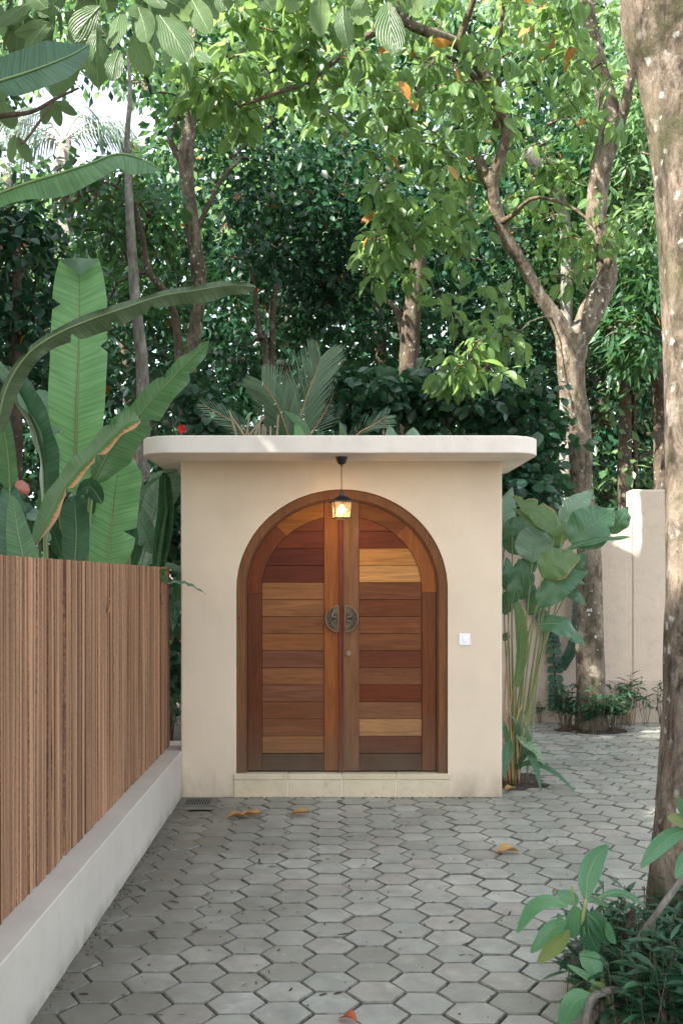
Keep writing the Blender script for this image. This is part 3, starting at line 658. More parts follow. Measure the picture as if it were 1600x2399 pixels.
for i in range(4):      # leaded star on each face
    a, b, c, d = T4[i], T4[(i+1) % 4], B4[(i+1) % 4], B4[i]; tm, bm_, lm, rm = (a+b)/2, (c+d)/2, (a+d)/2, (b+c)/2; cc = (tm+bm_)/2
    for p, q in ((tm, lm), (tm, rm), (bm_, lm), (bm_, rm)):
        mid = (p+q)/2+(cc-(p+q)/2)*.28; m.tube([p, mid, q], .0014, 4)
m.build('lamp_frame', M['iron'], lamp)
for i in range(4):
    a, b, c, d = [p+(Vector((LX, LYY, p.z))-p)*.03 for p in (T4[i], T4[(i+1) % 4], B4[(i+1) % 4], B4[i])]; mk('glass_pane', [a, b, c, d], [(0, 1, 2, 3)], M['glass'], lamp)
zc = lz_(1194); m = MB(); m.tube([(LX, LYY, zc+.03), (LX, LYY, zc+.022), (LX, LYY, zc+.008), (LX, LYY, zc-.008), (LX, LYY, zc-.020), (LX, LYY, zc-.026)], [.010, .014, .024, .026, .016, .004], 16); m.build('bulb', M['bulb'], lamp, True)
m = MB(); m.tube([(LX, LYY, z0-.004), (LX, LYY, zc+.031)], .011, 10); m.build('bulb_holder', M['iron'], lamp)
ld = bpy.data.lights.new('lantern_light', 'POINT'); ld.energy = .7; ld.color = (1.0, .66, .34); ld.shadow_soft_size = .03
lo = bpy.data.objects.new('lantern_light', ld); COL.objects.link(lo); lo.location = (LX, LYY, zc-.0305)
lo.location = (LX+.0, LYY, zb_-.012)
# ------------------------------------------------------------ low wall, fence, drain
lw = thing('low_wall', 'low grey cream plastered planter wall under the slatted wooden fence', 'wall', (-1.1, 5, 0))
m = MB(); m.box(-1.30, -1.0, .6, YF-.002, -.05, .318, .004); m.build('wall_body', M['curb'], lw)
m = MB(); m.box(-1.30, XL-.003, YF+.0, 7.5, -.05, .3175); m.build('wall_return', M['curb'], lw)
fence = thing('slatted_fence', 'tall fence of thin vertical reddish brown wooden slats standing on the low wall', 'fence', (-1.13, 5, .32))
y = 2.6; k = 0; tints = [(.44, .235, .125), (.40, .205, .11), (.47, .26, .145), (.34, .18, .10), (.50, .28, .155), (.40, .225, .135)]
ztop_l, slats = 1.583, []
while y < 7.28:
    w = random.choice([.014, .018, .022, .022, .03]); gapw = .0018
    if y > 4.32 and not ('gap' in slats): y += .034; slats.append('gap'); continue
    cx_ = -1.1125-random.uniform(0, .009); lean = .012 if 4.1 < y < 4.35 and 'gap' not in slats else 0
    m = MB(); z1_ = ztop_l+random.uniform(-.002, .0015)+(.012 if y < 3.42 else 0)
    y0, y1 = y, y+w; z0_ = .3195
    V = [(cx_-.02, y0, z0_), (cx_, y0, z0_), (cx_, y1, z0_), (cx_-.02, y1, z0_), (cx_-.02, y0-lean, z1_), (cx_, y0-lean, z1_), (cx_, y1-lean, z1_), (cx_-.02, y1-lean, z1_)]
    m.add(V, [(0, 3, 2, 1), (4, 5, 6, 7), (0, 1, 5, 4), (1, 2, 6, 5), (2, 3, 7, 6), (3, 0, 4, 7)])
    o = m.build('slat', M['slat'], fence); c = random.choice(tints); b = random.uniform(.75, 1.2); o.color = (c[0]*b, c[1]*b, c[2]*b, 1); slats.append(o); y += w+gapw; k += 1
m = MB()
for z in (.55, .95, 1.42): m.box(-1.165, -1.1405, 2.6, 4.33, z-.02, z+.02); m.box(-1.165, -1.1405, 4.37, 7.28, z-.02, z+.02)
m.build('rear_rail', M['bark_dark'], fence)
for px_, zz in ((253, 1415), (378, 1402)):
    Y_ = 1.1125*F/(CX0-px_); c = P(px_, zz, Y_); m = MB()
    for q in range(9): 
        p0 = c+Vector((.004, random.uniform(-.012, .012), random.uniform(-.035, .035))); m.tube([p0, p0+Vector((.010, random.uniform(-.02, .02), random.uniform(-.015, .015))), p0+Vector((.0, random.uniform(-.03, .03), random.uniform(-.03, .03)))], .0028, 5)
    m.build('rope_knot', M['drystem'], fence)
drain = thing('drain_grate', 'grey rectangular drain grate with dark slots set in the paving at the gatehouse corner', 'grate', (-.86, 6.87, 0))
sheet('drain_surround', -1.0, -.71, 6.68, 7.06, -.003, M['cement'], 'structure')
m = MB(); gx0, gx1, gy0, gy1 = -.985, -.745, 6.76, 7.02
for b in ((gx0, gx1, gy0, gy0+.03), (gx0, gx1, gy1-.03, gy1), (gx0, gx0+.035, gy0+.03, gy1-.03), (gx1-.035, gx1, gy0+.03, gy1-.03)): m.box(*b, -.002, .006)
m.build('frame', M['iron_grate'], drain)
mk('shaft', [(gx0+.03, gy0+.025, -.001), (gx1-.03, gy0+.025, -.001), (gx1-.03, gy1-.025, -.001), (gx0+.03, gy1-.025, -.001)], [(0, 1, 2, 3)], M['void'], drain)
nb = 10
for k in range(nb):
    x = gx0+.035+(gx1-gx0-.07)*(k+.5)/nb; m = MB(); m.box(x-.0035, x+.0035, gy0+.03, gy1-.03, .0, .005); m.build('bar', M['iron_grate'], drain)
# ------------------------------------------------------------ boundary wall at the back
bw = thing('boundary_wall', 'rough tan stucco boundary wall that steps up to the right behind the forked tree', 'wall', (3, 10.9, 0))
m = MB(); m.box(1.05, 3.2, 10.78, 11.0, -.05, 2.095); m.box(3.2, 5.4, 10.775, 11.0, -.05, 2.445, .02); m.build('wall_body', M['stucco'], bw)
m = MB(); m.box(1.05, 2.45, 10.745, 10.79, -.05, .15, .008); m.box(2.9, 5.4, 10.74, 10.785, -.05, .45, .01); m.build('plinth', M['stucco'], bw)
# ------------------------------------------------------------ trees near the court
def twigs_from(centers, anchors, r0, name, parent, mat, n=5):
    m = MB(); A = np.array(anchors); C = np.array(centers)
    C = C[np.argsort(((C[:, None, :]-A[None])**2).sum(2).min(1))]
    for c in C:
        k = np.argmin(((A-c)**2).sum(1)); a = Vector(A[k]); A = np.vstack([A, c]); c = Vector(c)
        if (c-a).length > 1.6: continue
        mid = (a+c)/2+Vector((RNG.normal(0, .06), RNG.normal(0, .06), .10*(c-a).length))
        m.tube([a, (a+mid)/2+Vector((RNG.normal(0, .02), 0, .03)), mid, (mid+c)/2, c], [r0, r0*.8, r0*.65, r0*.5, r0*.3], n, cap=False)
    o = m.build(name, mat, parent, True, uv=False); o['kind'] = 'stuff'; return o
def anchors_of(ctrls):
    out = []
    for c in ctrls:
        for p in spline([tuple(P(x, y, Y)) for x, y, Y, r in c], 14): out.append(p)
    return out
def single_leaves(root, name, tp, pos, ax, nr, sz, mats, limit):
    """the largest leaves as parts of their own, sharing meshes"""
    V, Q, T, U = tp; mes = {}
    x, y, z = frames(ax, nr)
    for i in range(min(limit, len(pos))):
        mt = mats[i % len(mats)]
        if mt.name not in mes:
            t = mk_np(name, V.copy(), 1, Q, T, mt, None, U); mes[mt.name] = t.data; bpy.data.objects.remove(t)
        o = bpy.data.objects.new(name, mes[mt.name]); COL.objects.link(o); o.parent = root
        M4 = Matrix.Identity(4)
        for r in range(3):
            for c, vec in enumerate((x, y, z)): M4[r][c] = vec[i][r]*sz[i]
            M4[r][3] = pos[i][r]-root.location[r]
        o.matrix_local = M4
# forked tree by the back wall
ft = thing('forked_tree', 'lichen-spotted forked tree growing from a round pit in front of the tan back wall', 'tree', P(1384, 1715, 10.2))
T0 = [(1384, 1730, 10.2, 40), (1383, 1650, 10.2, 34), (1382, 1500, 10.2, 32), (1380, 1320, 10.2, 28), (1362, 1150, 10.2, 26), (1355, 1000, 10.15, 28), (1338, 890, 10.1, 30), (1340, 790, 10.1, 38)]
trunk('trunk', ft, T0, M['bark'], 34, 18)
Bl = [(1335, 815, 10.1, 26), (1305, 750, 10.05, 19), (1262, 690, 10, 15), (1225, 620, 9.9, 15), (1178, 545, 9.8, 16), (1152, 440, 9.7, 15), (1170, 370, 9.6, 13), (1188, 300, 9.5, 13), (1165, 240, 9.4, 14), (1130, 165, 9.3, 15), (1075, 105, 9.2, 13), (1000, 75, 9.0, 12), (950, 50, 8.9, 11), (925, 0, 8.8, 10), (890, -120, 8.7, 7)]
Br = [(1345, 815, 10.1, 26), (1385, 730, 10.15, 29), (1420, 650, 10.2, 26), (1415, 590, 10.2, 22), (1395, 520, 10.2, 24), (1405, 400, 10.25, 25), (1428, 300, 10.3, 27), (1410, 190, 10.3, 22), (1385, 80, 10.3, 18), (1370, -60, 10.3, 15), (1390, -250, 10.3, 10)]
Bs = [(1430, 330, 10.3, 16), (1460, 260, 10.2, 13), (1475, 180, 10.1, 12), (1485, 110, 10, 11), (1510, 20, 9.9, 9), (1560, -100, 9.8, 6)]
B4 = [(1175, 520, 9.75, 9), (1200, 505, 9.6, 6), (1245, 465, 9.4, 4.5), (1300, 470, 9.2, 4), (1360, 500, 9, 3), (1400, 545, 8.9, 2)]
B5 = [(1152, 440, 9.7, 14), (1130, 400, 9.7, 13), (1122, 370, 9.7, 11)]
B6 = [(1070, 110, 9.2, 9), (1095, 40, 9.1, 8), (1120, -30, 9, 6)]
B7 = [(1120, 190, 9.3, 7), (1040, 130, 9.2, 5), (985, 190, 9, 4), (960, 280, 8.8, 3)]
B8 = [(950, 55, 8.9, 9), (860, 85, 8.7, 8), (800, 130, 8.5, 7), (720, 190, 8.3, 6), (640, 220, 8.1, 5), (560, 250, 8, 3)]
B9 = [(1160, 300, 9.5, 8), (1165, 200, 9.3, 6), (1170, 100, 9.1, 5), (1180, 0, 9, 4)]
BR = [Bl, Br, Bs, B4, B5, B6, B7, B8, B9]
for b in BR: trunk('branch', ft, b, M['bark'] if b in (Bl, Br, Bs, B5) else M['twig'], 30 if len(b) > 8 else 14, 10, .04, .03)
regs = [ # x, y, Y, rx px, ry px, rY, clusters
 (560, 190, 8.2, 90, 90, .5, 14), (640, 110, 8.4, 120, 110, .8, 22), (760, 190, 8.6, 110, 100, .8, 20), (880, 130, 8.9, 110, 130, .9, 22), (900, 300, 8.9, 110, 90, .7, 18),
 (1000, 260, 9.1, 120, 110, .8, 26), (1090, 60, 9.3, 140, 130, 1, 26), (1230, 110, 9.6, 140, 140, 1, 26), (1130, 250, 9.4, 120, 120, .8, 22), (960, 450, 9.2, 110, 120, .6, 26), (1060, 400, 9.6, 110, 110, .6, 18),
 (880, 590, 9.2, 70, 55, .4, 9), (1010, 560, 9.3, 110, 90, .5, 18), (1080, 660, 9.5, 80, 100, .5, 10), (1100, 860, 9.0, 80, 60, .4, 11), (1180, 760, 9.2, 60, 80, .4, 7), (1270, 440, 10.6, 110, 110, .4, 12), (1300, 600, 10.7, 80, 80, .3, 6), (1330, 280, 9.8, 120, 140, .9, 14), (1420, 560, 9.9, 60, 120, .5, 7),
 (720, 20, 8.6, 160, 90, .9, 22), (450, 160, 8.0, 50, 90, .4, 7), (900, -160, 9, 380, 160, 1.3, 46), (1350, -120, 10, 300, 170, 1.3, 40)]
cs = []
for x, y, Y, rx, ry, rY, k in regs: cs.append(ellip(tuple(P(x, y, Y)), (pxw(rx, Y), rY, pxw(ry, Y)), k, shell=.1))
cs = np.vstack(cs); cs = cs[sun_gap(cs, GAPS)]
twigs_from(cs, anchors_of(BR), .009, 'twigs', ft, M['twig'])
pos, ax, nr, sz = cloud(cs, 12, .18, .145, -.75, .5, sv=.38)
sel = RNG.permutation(len(pos)); vis = pos[:, 2] < 1.5+(CY0/F)*pos[:, 1]
key = np.argsort(-(sz/pos[:, 1])*vis); big, rest = key[:290], key[290:]
single_leaves(ft, 'leaf', TP_L, pos[big], ax[big], nr[big], sz[big], [M['lf_big']]*28+[M['lf_orange']], 290)
org = rest[::60]; rest2 = np.setdiff1d(rest, org)
leaves('foliage', TP_L, pos[rest2], ax[rest2], nr[rest2], sz[rest2], M['lf_big'], ft)
leaves('withered_foliage', TP_L, pos[org], ax[org], nr[org], sz[org], M['lf_orange'], ft)
# big trunk at the right edge
rt = thing('leaning_tree', 'thick rough-barked tree trunk rising along the right edge, partly sunlit', 'tree', P(1625, 2250, 4.05))
RT = [(1640, 2330, 4.0, 150), (1622, 2200, 4.0, 118), (1628, 2000, 4.0, 104), (1640, 1850, 4.0, 100), (1650, 1650, 4.0, 95), (1656, 1400, 4.02, 92), (1658, 1200, 4.05, 93), (1655, 1000, 4.08, 93), (1650, 800, 4.1, 94), (1642, 550, 4.12, 98), (1622, 330, 4.15, 100), (1598, 170, 4.15, 104), (1588, 110, 4.15, 118), (1584, 40, 4.15, 127), (1578, -50, 4.15, 120), (1560, -250, 4.2, 92), (1500, -700, 4.3, 66), (1480, -1200, 4.4, 45)]
trunk('trunk', rt, RT, M['bark_near'], 90, 40, .018, .045)
pm = MB(); 
c0 = P(1470, 55, 4.15)
trunk('branch', rt, [(1500, -600, 4.3, 40), (1300, -800, 4.8, 28), (1000, -900, 5.2, 18)], M['bark_near'], 14, 10)
trunk('branch', rt, [(1490, -800, 4.3, 36), (1700, -1000, 4.6, 26), (2000, -1100, 4.9, 16)], M['bark_near'], 14, 10)
cs = np.vstack([ellip((1.6, 4.9, 6.6), (2.2, 1.8, .9), 150)])
pos, ax, nr, sz = cloud(cs, 10, .25, .16)
leaves('crown', TP_M, pos, ax, nr, sz, M['lf_mid'], rt)
# overhanging branch with large ribbed leaves, top left
ot = thing('ribbed_leaf_tree', 'tree beyond the fence whose branches hang large pale ribbed leaves into the top left corner', 'tree', (-3.3, 4.6, 0))
m = MB(); pr = spline([(-3.3, 4.6, -.05, .16), (-3.25, 4.6, 1.5, .13), (-3.1, 4.55, 3.0, .11), (-2.7, 4.5, 4.3, .09), (-2.2, 4.5, 5.2, .06)], 24); m.tube([p[:3] for p in pr], [float(p[3]) for p in pr], 12, rib=.05); m.build('trunk', M['bark_dark'], ot, True)
obr = [[(-300, 300, 4.5, 20), (-120, 290, 4.45, 14), (0, 272, 4.4, 7), (75, 262, 4.4, 5), (130, 232, 4.4, 4), (186, 206, 4.4, 2.5)], [(130, 232, 4.4, 3), (60, 330, 4.35, 3), (45, 322, 4.35, 2)], [(-250, -60, 4.5, 20), (-60, -10, 4.5, 12), (120, -20, 4.5, 9), (300, -10, 4.5, 8), (480, -30, 4.5, 7), (700, -25, 4.6, 6), (960, -30, 4.8, 5)]]
for b in obr: trunk('branch', ot, b, M['twig'], 20, 8)
BIG = [((76, 5), (-5, 62), 26), ((235, 15), (168, 98), 34), ((226, 70), (231, 205), 29), ((285, 25), (262, 112), 29), ((312, 82), (353, 174), 31), ((325, 18), (346, 98), 29), ((372, 32), (441, 144), 37), ((448, -5), (492, 78), 26), ((385, -2), (452, 44), 23), ((190, 135), (122, 222), 27), ((36, 78), (128, 66), 24), ((752, -15), (752, 86), 29), ((910, 5), (922, 126), 37), ((803, 15), (816, 112), 23), ((858, -5), (838, 58), 25), ((38, 318), (22, 378), 15), ((45, 322), (74, 382), 15), ((122, 238), (104, 292), 14), ((127, 240), (182, 268), 14), ((128, 240), (142, 296), 13), ((5, 238), (30, 302), 22), ((150, -10), (95, 40), 24), ((190, -20), (215, 60), 28), ((262, -30), (250, 30), 26), ((330, -40), (385, 20), 26), ((120, 50), (60, 120), 22), ((420, -40), (470, 20), 25), ((280, 120), (262, 190), 22), ((-20, 130), (20, 200), 26), ((60, -30), (110, 20), 24), ((205, 100), (190, 165), 22), ((700, -30), (680, 30), 24), ((960, -20), (985, 40), 24), ((1010, -30), (1000, 20), 22), ((540, -30), (520, 30), 24), ((600, -30), (640, 25), 24), ((30, 160), (-10, 235), 24), ((350, 40), (300, 20), 24)]
for i, ((x0, y0), (x1, y1), hw) in enumerate(BIG):
    Y0 = 4.4+.2*random.random(); dY = random.uniform(-.12, .12)
    blade('leaf', ot, [P(x0, y0, Y0), P((x0+x1)/2+random.uniform(-4, 4), (y0+y1)/2-3, Y0+dY*.5-.01), P(x1, y1, Y0+dY)], pxw(hw, Y0), M['lf_rib'], nrm=(random.uniform(-.5, .5), -1, random.uniform(-.1, .5)), prof=lambda t: max(0, math.sin(PI*min(1, t**1.05*.97+.02)))**.62, fold=.2, curl=.3, wave=.05, nL=12, nW=2, ribr=.002)
cs = np.vstack([ellip(tuple(P(140, -120, 4.6)), (.7, .5, .2), 14), ellip((-2.4, 4.6, 5.0), (1.3, 1.5, .9), 130)])
pos, ax, nr, sz = cloud(cs, 8, .22, .2, -.9); leaves('crown', TP_L, pos, ax, nr, sz, M['lf_rib'], ot)
# ------------------------------------------------------------ forest behind
def forest_tree(name, label, cat_trunks, crowns, mats, grp=None, base=None, tp=TP_S, size=.12, per=14, spread=.34):
    """cat_trunks: list of (ctrl, mat); crowns: (x, y, Y, rx px, ry px, rY m, clusters, mat index)"""
    b = base or P(*cat_trunks[0][0][0][:3]); b = Vector((b[0], b[1], 0)); root = thing(name, label, 'tree', b, grp)
    an = []
    for i, (c, mt) in enumerate(cat_trunks):
        trunk('trunk' if i == 0 else 'branch', root, c, mt, 26 if i == 0 else 16, 12 if i == 0 else 8, .05); an += anchors_of([c])
    by = {}
    for x, y, Y, rx, ry, rY, k, mi in crowns: by.setdefault(mi, []).append(ellip(tuple(P(x, y, Y)), (pxw(rx, Y), rY, pxw(ry, Y)), k, shell=.25))
    for mi, l in by.items():
        c = np.vstack(l); c = c[c[:, 2] > .15]; qx = CX0+c[:, 0]/c[:, 1]*F; qy = CY0-(c[:, 2]-CAMZ)/c[:, 1]*F; c = c[((qx-190)/215)**2+((qy-290)/95)**2 > 1]; pos, ax, nr, sz = cloud(c, per, spread, size, up=.75); leaves('crown', tp, pos, ax, nr, sz, mats[mi], root)
        if an:
            q = c[RNG.permutation(len(c))[:max(6, len(c)//5)]]; twigs_from(q, an, .02, 'boughs', root, M['bark_dark'], 5)
    return root
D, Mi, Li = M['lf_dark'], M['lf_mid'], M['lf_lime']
def base_trunk(x, ytop, Y, r, dx=0): 
    yb = CY0+1.55*F/Y; return [(x+dx, yb, Y, r*1.3), (x+dx*.6, (yb*2+ytop)/3, Y, r*1.05), (x+dx*.3, (yb+2*ytop)/3, Y, r), (x, ytop, Y, r*.7)]
forest_tree('grey_trunk_tree', 'slender tree with crooked lichened trunk rising above the left end of the roof slab', [
 ([(440, 1700, 11, 22), (440, 980, 11, 17), (448, 850, 11, 17), (462, 740, 11, 16), (465, 640, 11, 18), (455, 560, 11, 16), (442, 450, 11, 16), (436, 370, 11, 18), (450, 260, 11, 14), (452, 120, 11, 11), (455, -40, 11, 9)], M['bark']),
 ([(440, 400, 11, 10), (400, 330, 11, 7), (410, 300, 11, 4), (425, 230, 11, 3)], M['bark_dark']), ([(452, 560, 11, 7), (520, 420, 11.2, 5), (560, 380, 11.4, 3)], M['bark_dark'])],
 [(330, 250, 11.3, 120, 110, .9, 46, 1), (470, 320, 11.8, 110, 100, .8, 30, 1), (330, 70, 12, 220, 100, 1, 34, 1), (560, 250, 12.2, 120, 160, .8, 40, 0)], [D, Mi, Li])
forest_tree('pale_trunk_tree', 'thin pale grey trunk with mid green leaves between the banana leaves and the crooked tree', [
 ([(338, 1700, 10, 20), (336, 1130, 10, 17), (338, 1000, 10, 16), (334, 850, 10, 14), (322, 740, 10, 13), (314, 650, 10, 12), (308, 560, 10, 11), (302, 430, 10, 9), (298, 330, 10, 7), (306, 220, 10, 5), (300, 120, 10, 3)], M['bark_grey']),
 ([(420, 880, 10.3, 10), (415, 760, 10.3, 10), (385, 680, 10.2, 8), (352, 640, 10.2, 8), (335, 560, 10.2, 8), (318, 480, 10.2, 5)], M['bark_dark'])],
 [(250, 480, 10.8, 170, 110, .8, 70, 1), (360, 640, 11.2, 110, 100, .6, 34, 1), (300, 800, 11.6, 150, 120, .6, 34, 0), (180, 430, 10.6, 60, 45, .4, 8, 3)], [D, Mi, Li, M['brown_vine']], size=.125)
forest_tree('dark_leaved_tree', 'dark bluish green leafy tree at the far left behind the tall banana leaf', [(base_trunk(40, 560, 9.5, 14), M['bark_dark'])],
 [(40, 640, 9.6, 130, 170, .7, 70, 0), (20, 560, 9.8, 110, 60, .5, 20, 1), (60, 860, 9.8, 160, 140, .6, 44, 0), (-180, 600, 9.6, 160, 300, .8, 60, 0)], [D, Mi, Li], size=.115, tp=TP_M)
forest_tree('domed_dark_tree', 'dense dark green tree with a broad domed crown standing above the middle of the roof', [
 ([(962, 1690, 12, 34), (962, 1000, 12, 25), (958, 880, 12, 24), (962, 760, 12, 22), (972, 680, 12, 20), (985, 560, 12, 14)], M['bark_dark']),
 ([(955, 850, 12, 12), (935, 740, 12.1, 9), (890, 690, 12.2, 6)], M['bark_dark'])],
 [(700, 520, 12.4, 190, 170, 1.0, 150, 0), (640, 440, 12.9, 120, 110, .7, 40, 1), (840, 560, 12.8, 150, 150, .9, 80, 0), (620, 700, 13.2, 170, 120, .8, 60, 0), (820, 740, 13.4, 180, 90, .6, 46, 0), (780, 400, 13.2, 180, 110, .8, 50, 0)], [D, Mi, Li], size=.12, tp=TP_M)
forest_tree('slender_dark_tree', 'slender dark sapling with twin stems in the gloom above the palm frond', [
 ([(632, 1650, 11.6, 9), (625, 870, 11.6, 8), (610, 790, 11.6, 7), (600, 700, 11.6, 6), (585, 620, 11.6, 5)], M['bark_dark']), ([(640, 870, 11.6, 7), (640, 760, 11.6, 6), (650, 660, 11.7, 4)], M['bark_dark'])],
 [(600, 620, 11.8, 90, 80, .4, 20, 0), (560, 860, 12, 80, 70, .4, 12, 0)], [D, Mi, Li])
forest_tree('right_drooping_tree', 'bright green tree with narrow hanging leaves between the fork and the big trunk', [
 ([(1545, 1650, 13, 20), (1548, 1150, 13, 17), (1540, 870, 13, 15), (1520, 600, 13, 12), (1500, 300, 13, 9)], M['bark_dark']), ([(1540, 850, 13, 10), (1500, 700, 12.8, 6), (1460, 620, 12.6, 4)], M['bark_dark'])],
 [(1480, 420, 12.6, 110, 280, .9, 110, 2), (1500, 700, 12.4, 90, 160, .7, 60, 1), (1340, 420, 12.8, 110, 160, .8, 50, 1), (1500, 150, 12.6, 130, 200, .9, 60, 2), (1700, 500, 12.6, 160, 400, 1, 80, 1)], [D, M['lf_mid'], M['lf_lime']], tp=TP_N, size=.19, per=20)
forest_tree('black_trunk_tree', 'nearly black straight tree trunk right of the forked tree, above the step in the wall', [
 (([(1462, 1650, 14, 18), (1462, 1150, 14, 16), (1464, 900, 14, 14), (1460, 700, 14, 11), (1450, 500, 14, 8)]), M['bark_dark']), ([(1490, 1150, 14, 6), (1484, 950, 14, 5), (1478, 800, 14, 4)], M['bark_dark']), ([(1462, 1090, 14, 6), (1540, 1050, 14, 4), (1600, 1030, 14, 3)], M['bark_dark'])],
 [(1400, 800, 14.2, 160, 140, .8, 70, 0), (1560, 860, 14.3, 120, 110, .7, 40, 0), (1250, 760, 13.6, 120, 160, .8, 60, 0)], [D, Mi, Li])
forest_tree('broken_branch_tree', 'tree with a pale broken bough showing high between the forked tree limbs', [
 ([(1330, 1700, 12.6, 18), (1325, 900, 12.6, 15), (1325, 560, 12.6, 14), (1300, 440, 12.5, 15), (1262, 395, 12.3, 17), (1232, 350, 12.2, 15)], M['bark_grey']), ([(1600, 930, 12.6, 16), (1550, 850, 12.6, 12), (1525, 810, 12.6, 7)], M['bark_grey'])],
 [(1270, 300, 13.2, 150, 120, .7, 50, 0), (1180, 520, 13, 130, 130, .7, 60, 0), (1290, 650, 12.9, 120, 110, .6, 40, 1)], [D, Mi, Li])
for i, (lab, cr, mi, sz_, mt) in enumerate([
 ('glossy round-leaved bush crowding the back edge of the roof slab, right of the palm frond', [(830, 940, 9.6, 110, 60, .5, 40, 0), (930, 930, 9.9, 90, 55, .4, 24, 0), (790, 900, 9.9, 60, 50, .3, 12, 0)], 0, .13, 'lf_round'),
 ('dark glossy bush behind the right end of the roof slab, beside the forked trunk', [(1130, 940, 9.7, 130, 80, .5, 50, 0), (1240, 1010, 9.8, 90, 110, .4, 50, 0), (1010, 970, 9.8, 70, 50, .3, 14, 0), (1230, 1130, 9.6, 80, 80, .3, 30, 0)], 0, .12, 'lf_round'),
 ('low leafy bush behind the left end of the roof slab by the red flower', [(480, 960, 9.6, 80, 60, .4, 20, 0), (400, 930, 10.6, 90, 80, .4, 20, 0)], 0, .11, 'lf_round'),
 ('shadowed leafy shrub in the gap between fence and gatehouse', [(395, 1250, 8.6, 50, 160, .4, 30, 0), (400, 1520, 8.0, 40, 200, .3, 26, 0), (250, 1230, 8.6, 200, 110, .5, 50, 0)], 0, .11, 'lf_round')]):
    c = cr[0]; b = P(c[0], c[1], c[2]); b.z = 0; root = thing('bush', lab, 'bush', b)
    m = MB()
    for q in range(7): a = random.uniform(0, 6.28); m.tube([(b.x, b.y, -.05), (b.x+.1*math.cos(a), b.y+.1*math.sin(a), .8), (b.x+.35*math.cos(a), b.y+.3*math.sin(a), P(c[0], c[1], c[2]).z)], [.018, .014, .006], 6)
    m.build('stem', M['bark_dark'], root, True)
    cc = np.vstack([ellip(tuple(P(x, y, Y)), (pxw(rx, Y), rY, pxw(ry, Y)), k, shell=.1) for x, y, Y, rx, ry, rY, k, _ in cr])
    pos, ax, nr, s = cloud(cc, 13, .2, sz_, up=.6); leaves('foliage', TP_R, pos, ax, nr, s, M[mt], root)
# deep woods: trees one cannot tell apart
def woods(name, boxes, per, spread, size, mat, tp=TP_S):
    cc = []
    for x0, x1, y0, y1, z0, z1, n in boxes: cc.append(np.column_stack([RNG.uniform(x0, x1, n), RNG.uniform(y0, y1, n), RNG.uniform(z0, z1, n)]))
    c = np.vstack(cc)
    # sky opening, upper left
    px = CX0+c[:, 0]/c[:, 1]*F; py = CY0-(c[:, 2]-CAMZ)/c[:, 1]*F
    hole = (((px-200)/240)**2+((py-290)/110)**2 < 1)
    c = c[~hole]
    pos, ax, nr, sz = cloud(c, per, spread, size); o = leaves(name, tp, pos, ax, nr, sz, mat, None); return o
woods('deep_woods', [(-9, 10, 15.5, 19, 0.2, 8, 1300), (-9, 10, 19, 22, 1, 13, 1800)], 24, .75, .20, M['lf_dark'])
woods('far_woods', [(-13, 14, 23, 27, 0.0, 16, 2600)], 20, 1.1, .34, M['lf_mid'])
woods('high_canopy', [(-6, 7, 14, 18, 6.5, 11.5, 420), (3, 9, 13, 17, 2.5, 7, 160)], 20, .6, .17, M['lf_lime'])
for n_, x_, Y_, r_ in (('a', 1, 17, .12), ('b', -3.4, 18, .15), ('c', 4.8, 18, .16), ('d', -.6, 20, .2), ('e', 2.6, 19, .14), ('f', 6.3, 20, .2), ('g', -6.0, 19, .2)):
    m = MB(); pr = spline([(x_, Y_, -.1, r_*1.3), (x_+.1, Y_, 3, r_), (x_-.15, Y_, 6, r_*.8), (x_+.1, Y_, 9, r_*.5)], 16); m.tube([p[:3] for p in pr], [float(p[3]) for p in pr], 9, rib=.05)
    t = m.build('tree_trunk', M['bark_dark'], None, True); tag(t, {'a': 'dim trunk deep in the woods above the middle of the roof', 'b': 'dim trunk deep in the woods left of the crooked grey tree', 'c': 'dim trunk deep in the woods right of the forked tree', 'd': 'thick dim trunk deep in the woods above the palm frond', 'e': 'dim trunk deep in the woods left of the forked tree', 'f': 'thick dim trunk deep in the woods behind the big right trunk', 'g': 'thick dim trunk deep in the woods at the far left'}[n_], 'tree trunk')
# trees standing left of the court, outside the picture, that shade it
for (bx, by, cz, rx, ry, rz, k, lab) in ((-4.6, 0.7, 5.8, 1.9, 2.5, 3.4, 950, 'dense tree left of the court near the camera that shades the low wall'), (-4.9, 4.1, 6.2, 1.8, 2.5, 4.0, 1250, 'dense tree left of the court that shades the gatehouse'), (-5.3, 7.6, 6.8, 1.8, 2.3, 4.4, 1350, 'dense tree left of the court beyond the gatehouse')):
    root = thing('shade_tree', lab, 'tree', (bx, by, 0)); m = MB(); pr = spline([(bx, by, -.1, .2), (bx+.1, by, cz*.4, .16), (bx, by, cz*.75, .12), (bx+.2, by, cz, .06)], 18); m.tube([p[:3] for p in pr], [float(p[3]) for p in pr], 12, rib=.05); m.build('trunk', M['bark_dark'], root, True)
    cc = ellip((bx, by, cz), (rx, ry, rz), k, shell=.1); pos, ax, nr, s = cloud(cc, 18, .34, .19); leaves('crown', TP_S, pos, ax, nr, s, M['lf_mid'], root)
    twigs_from(cc[::9], [p[:3] for p in pr[8:]], .03, 'boughs', root, M['bark_dark'])
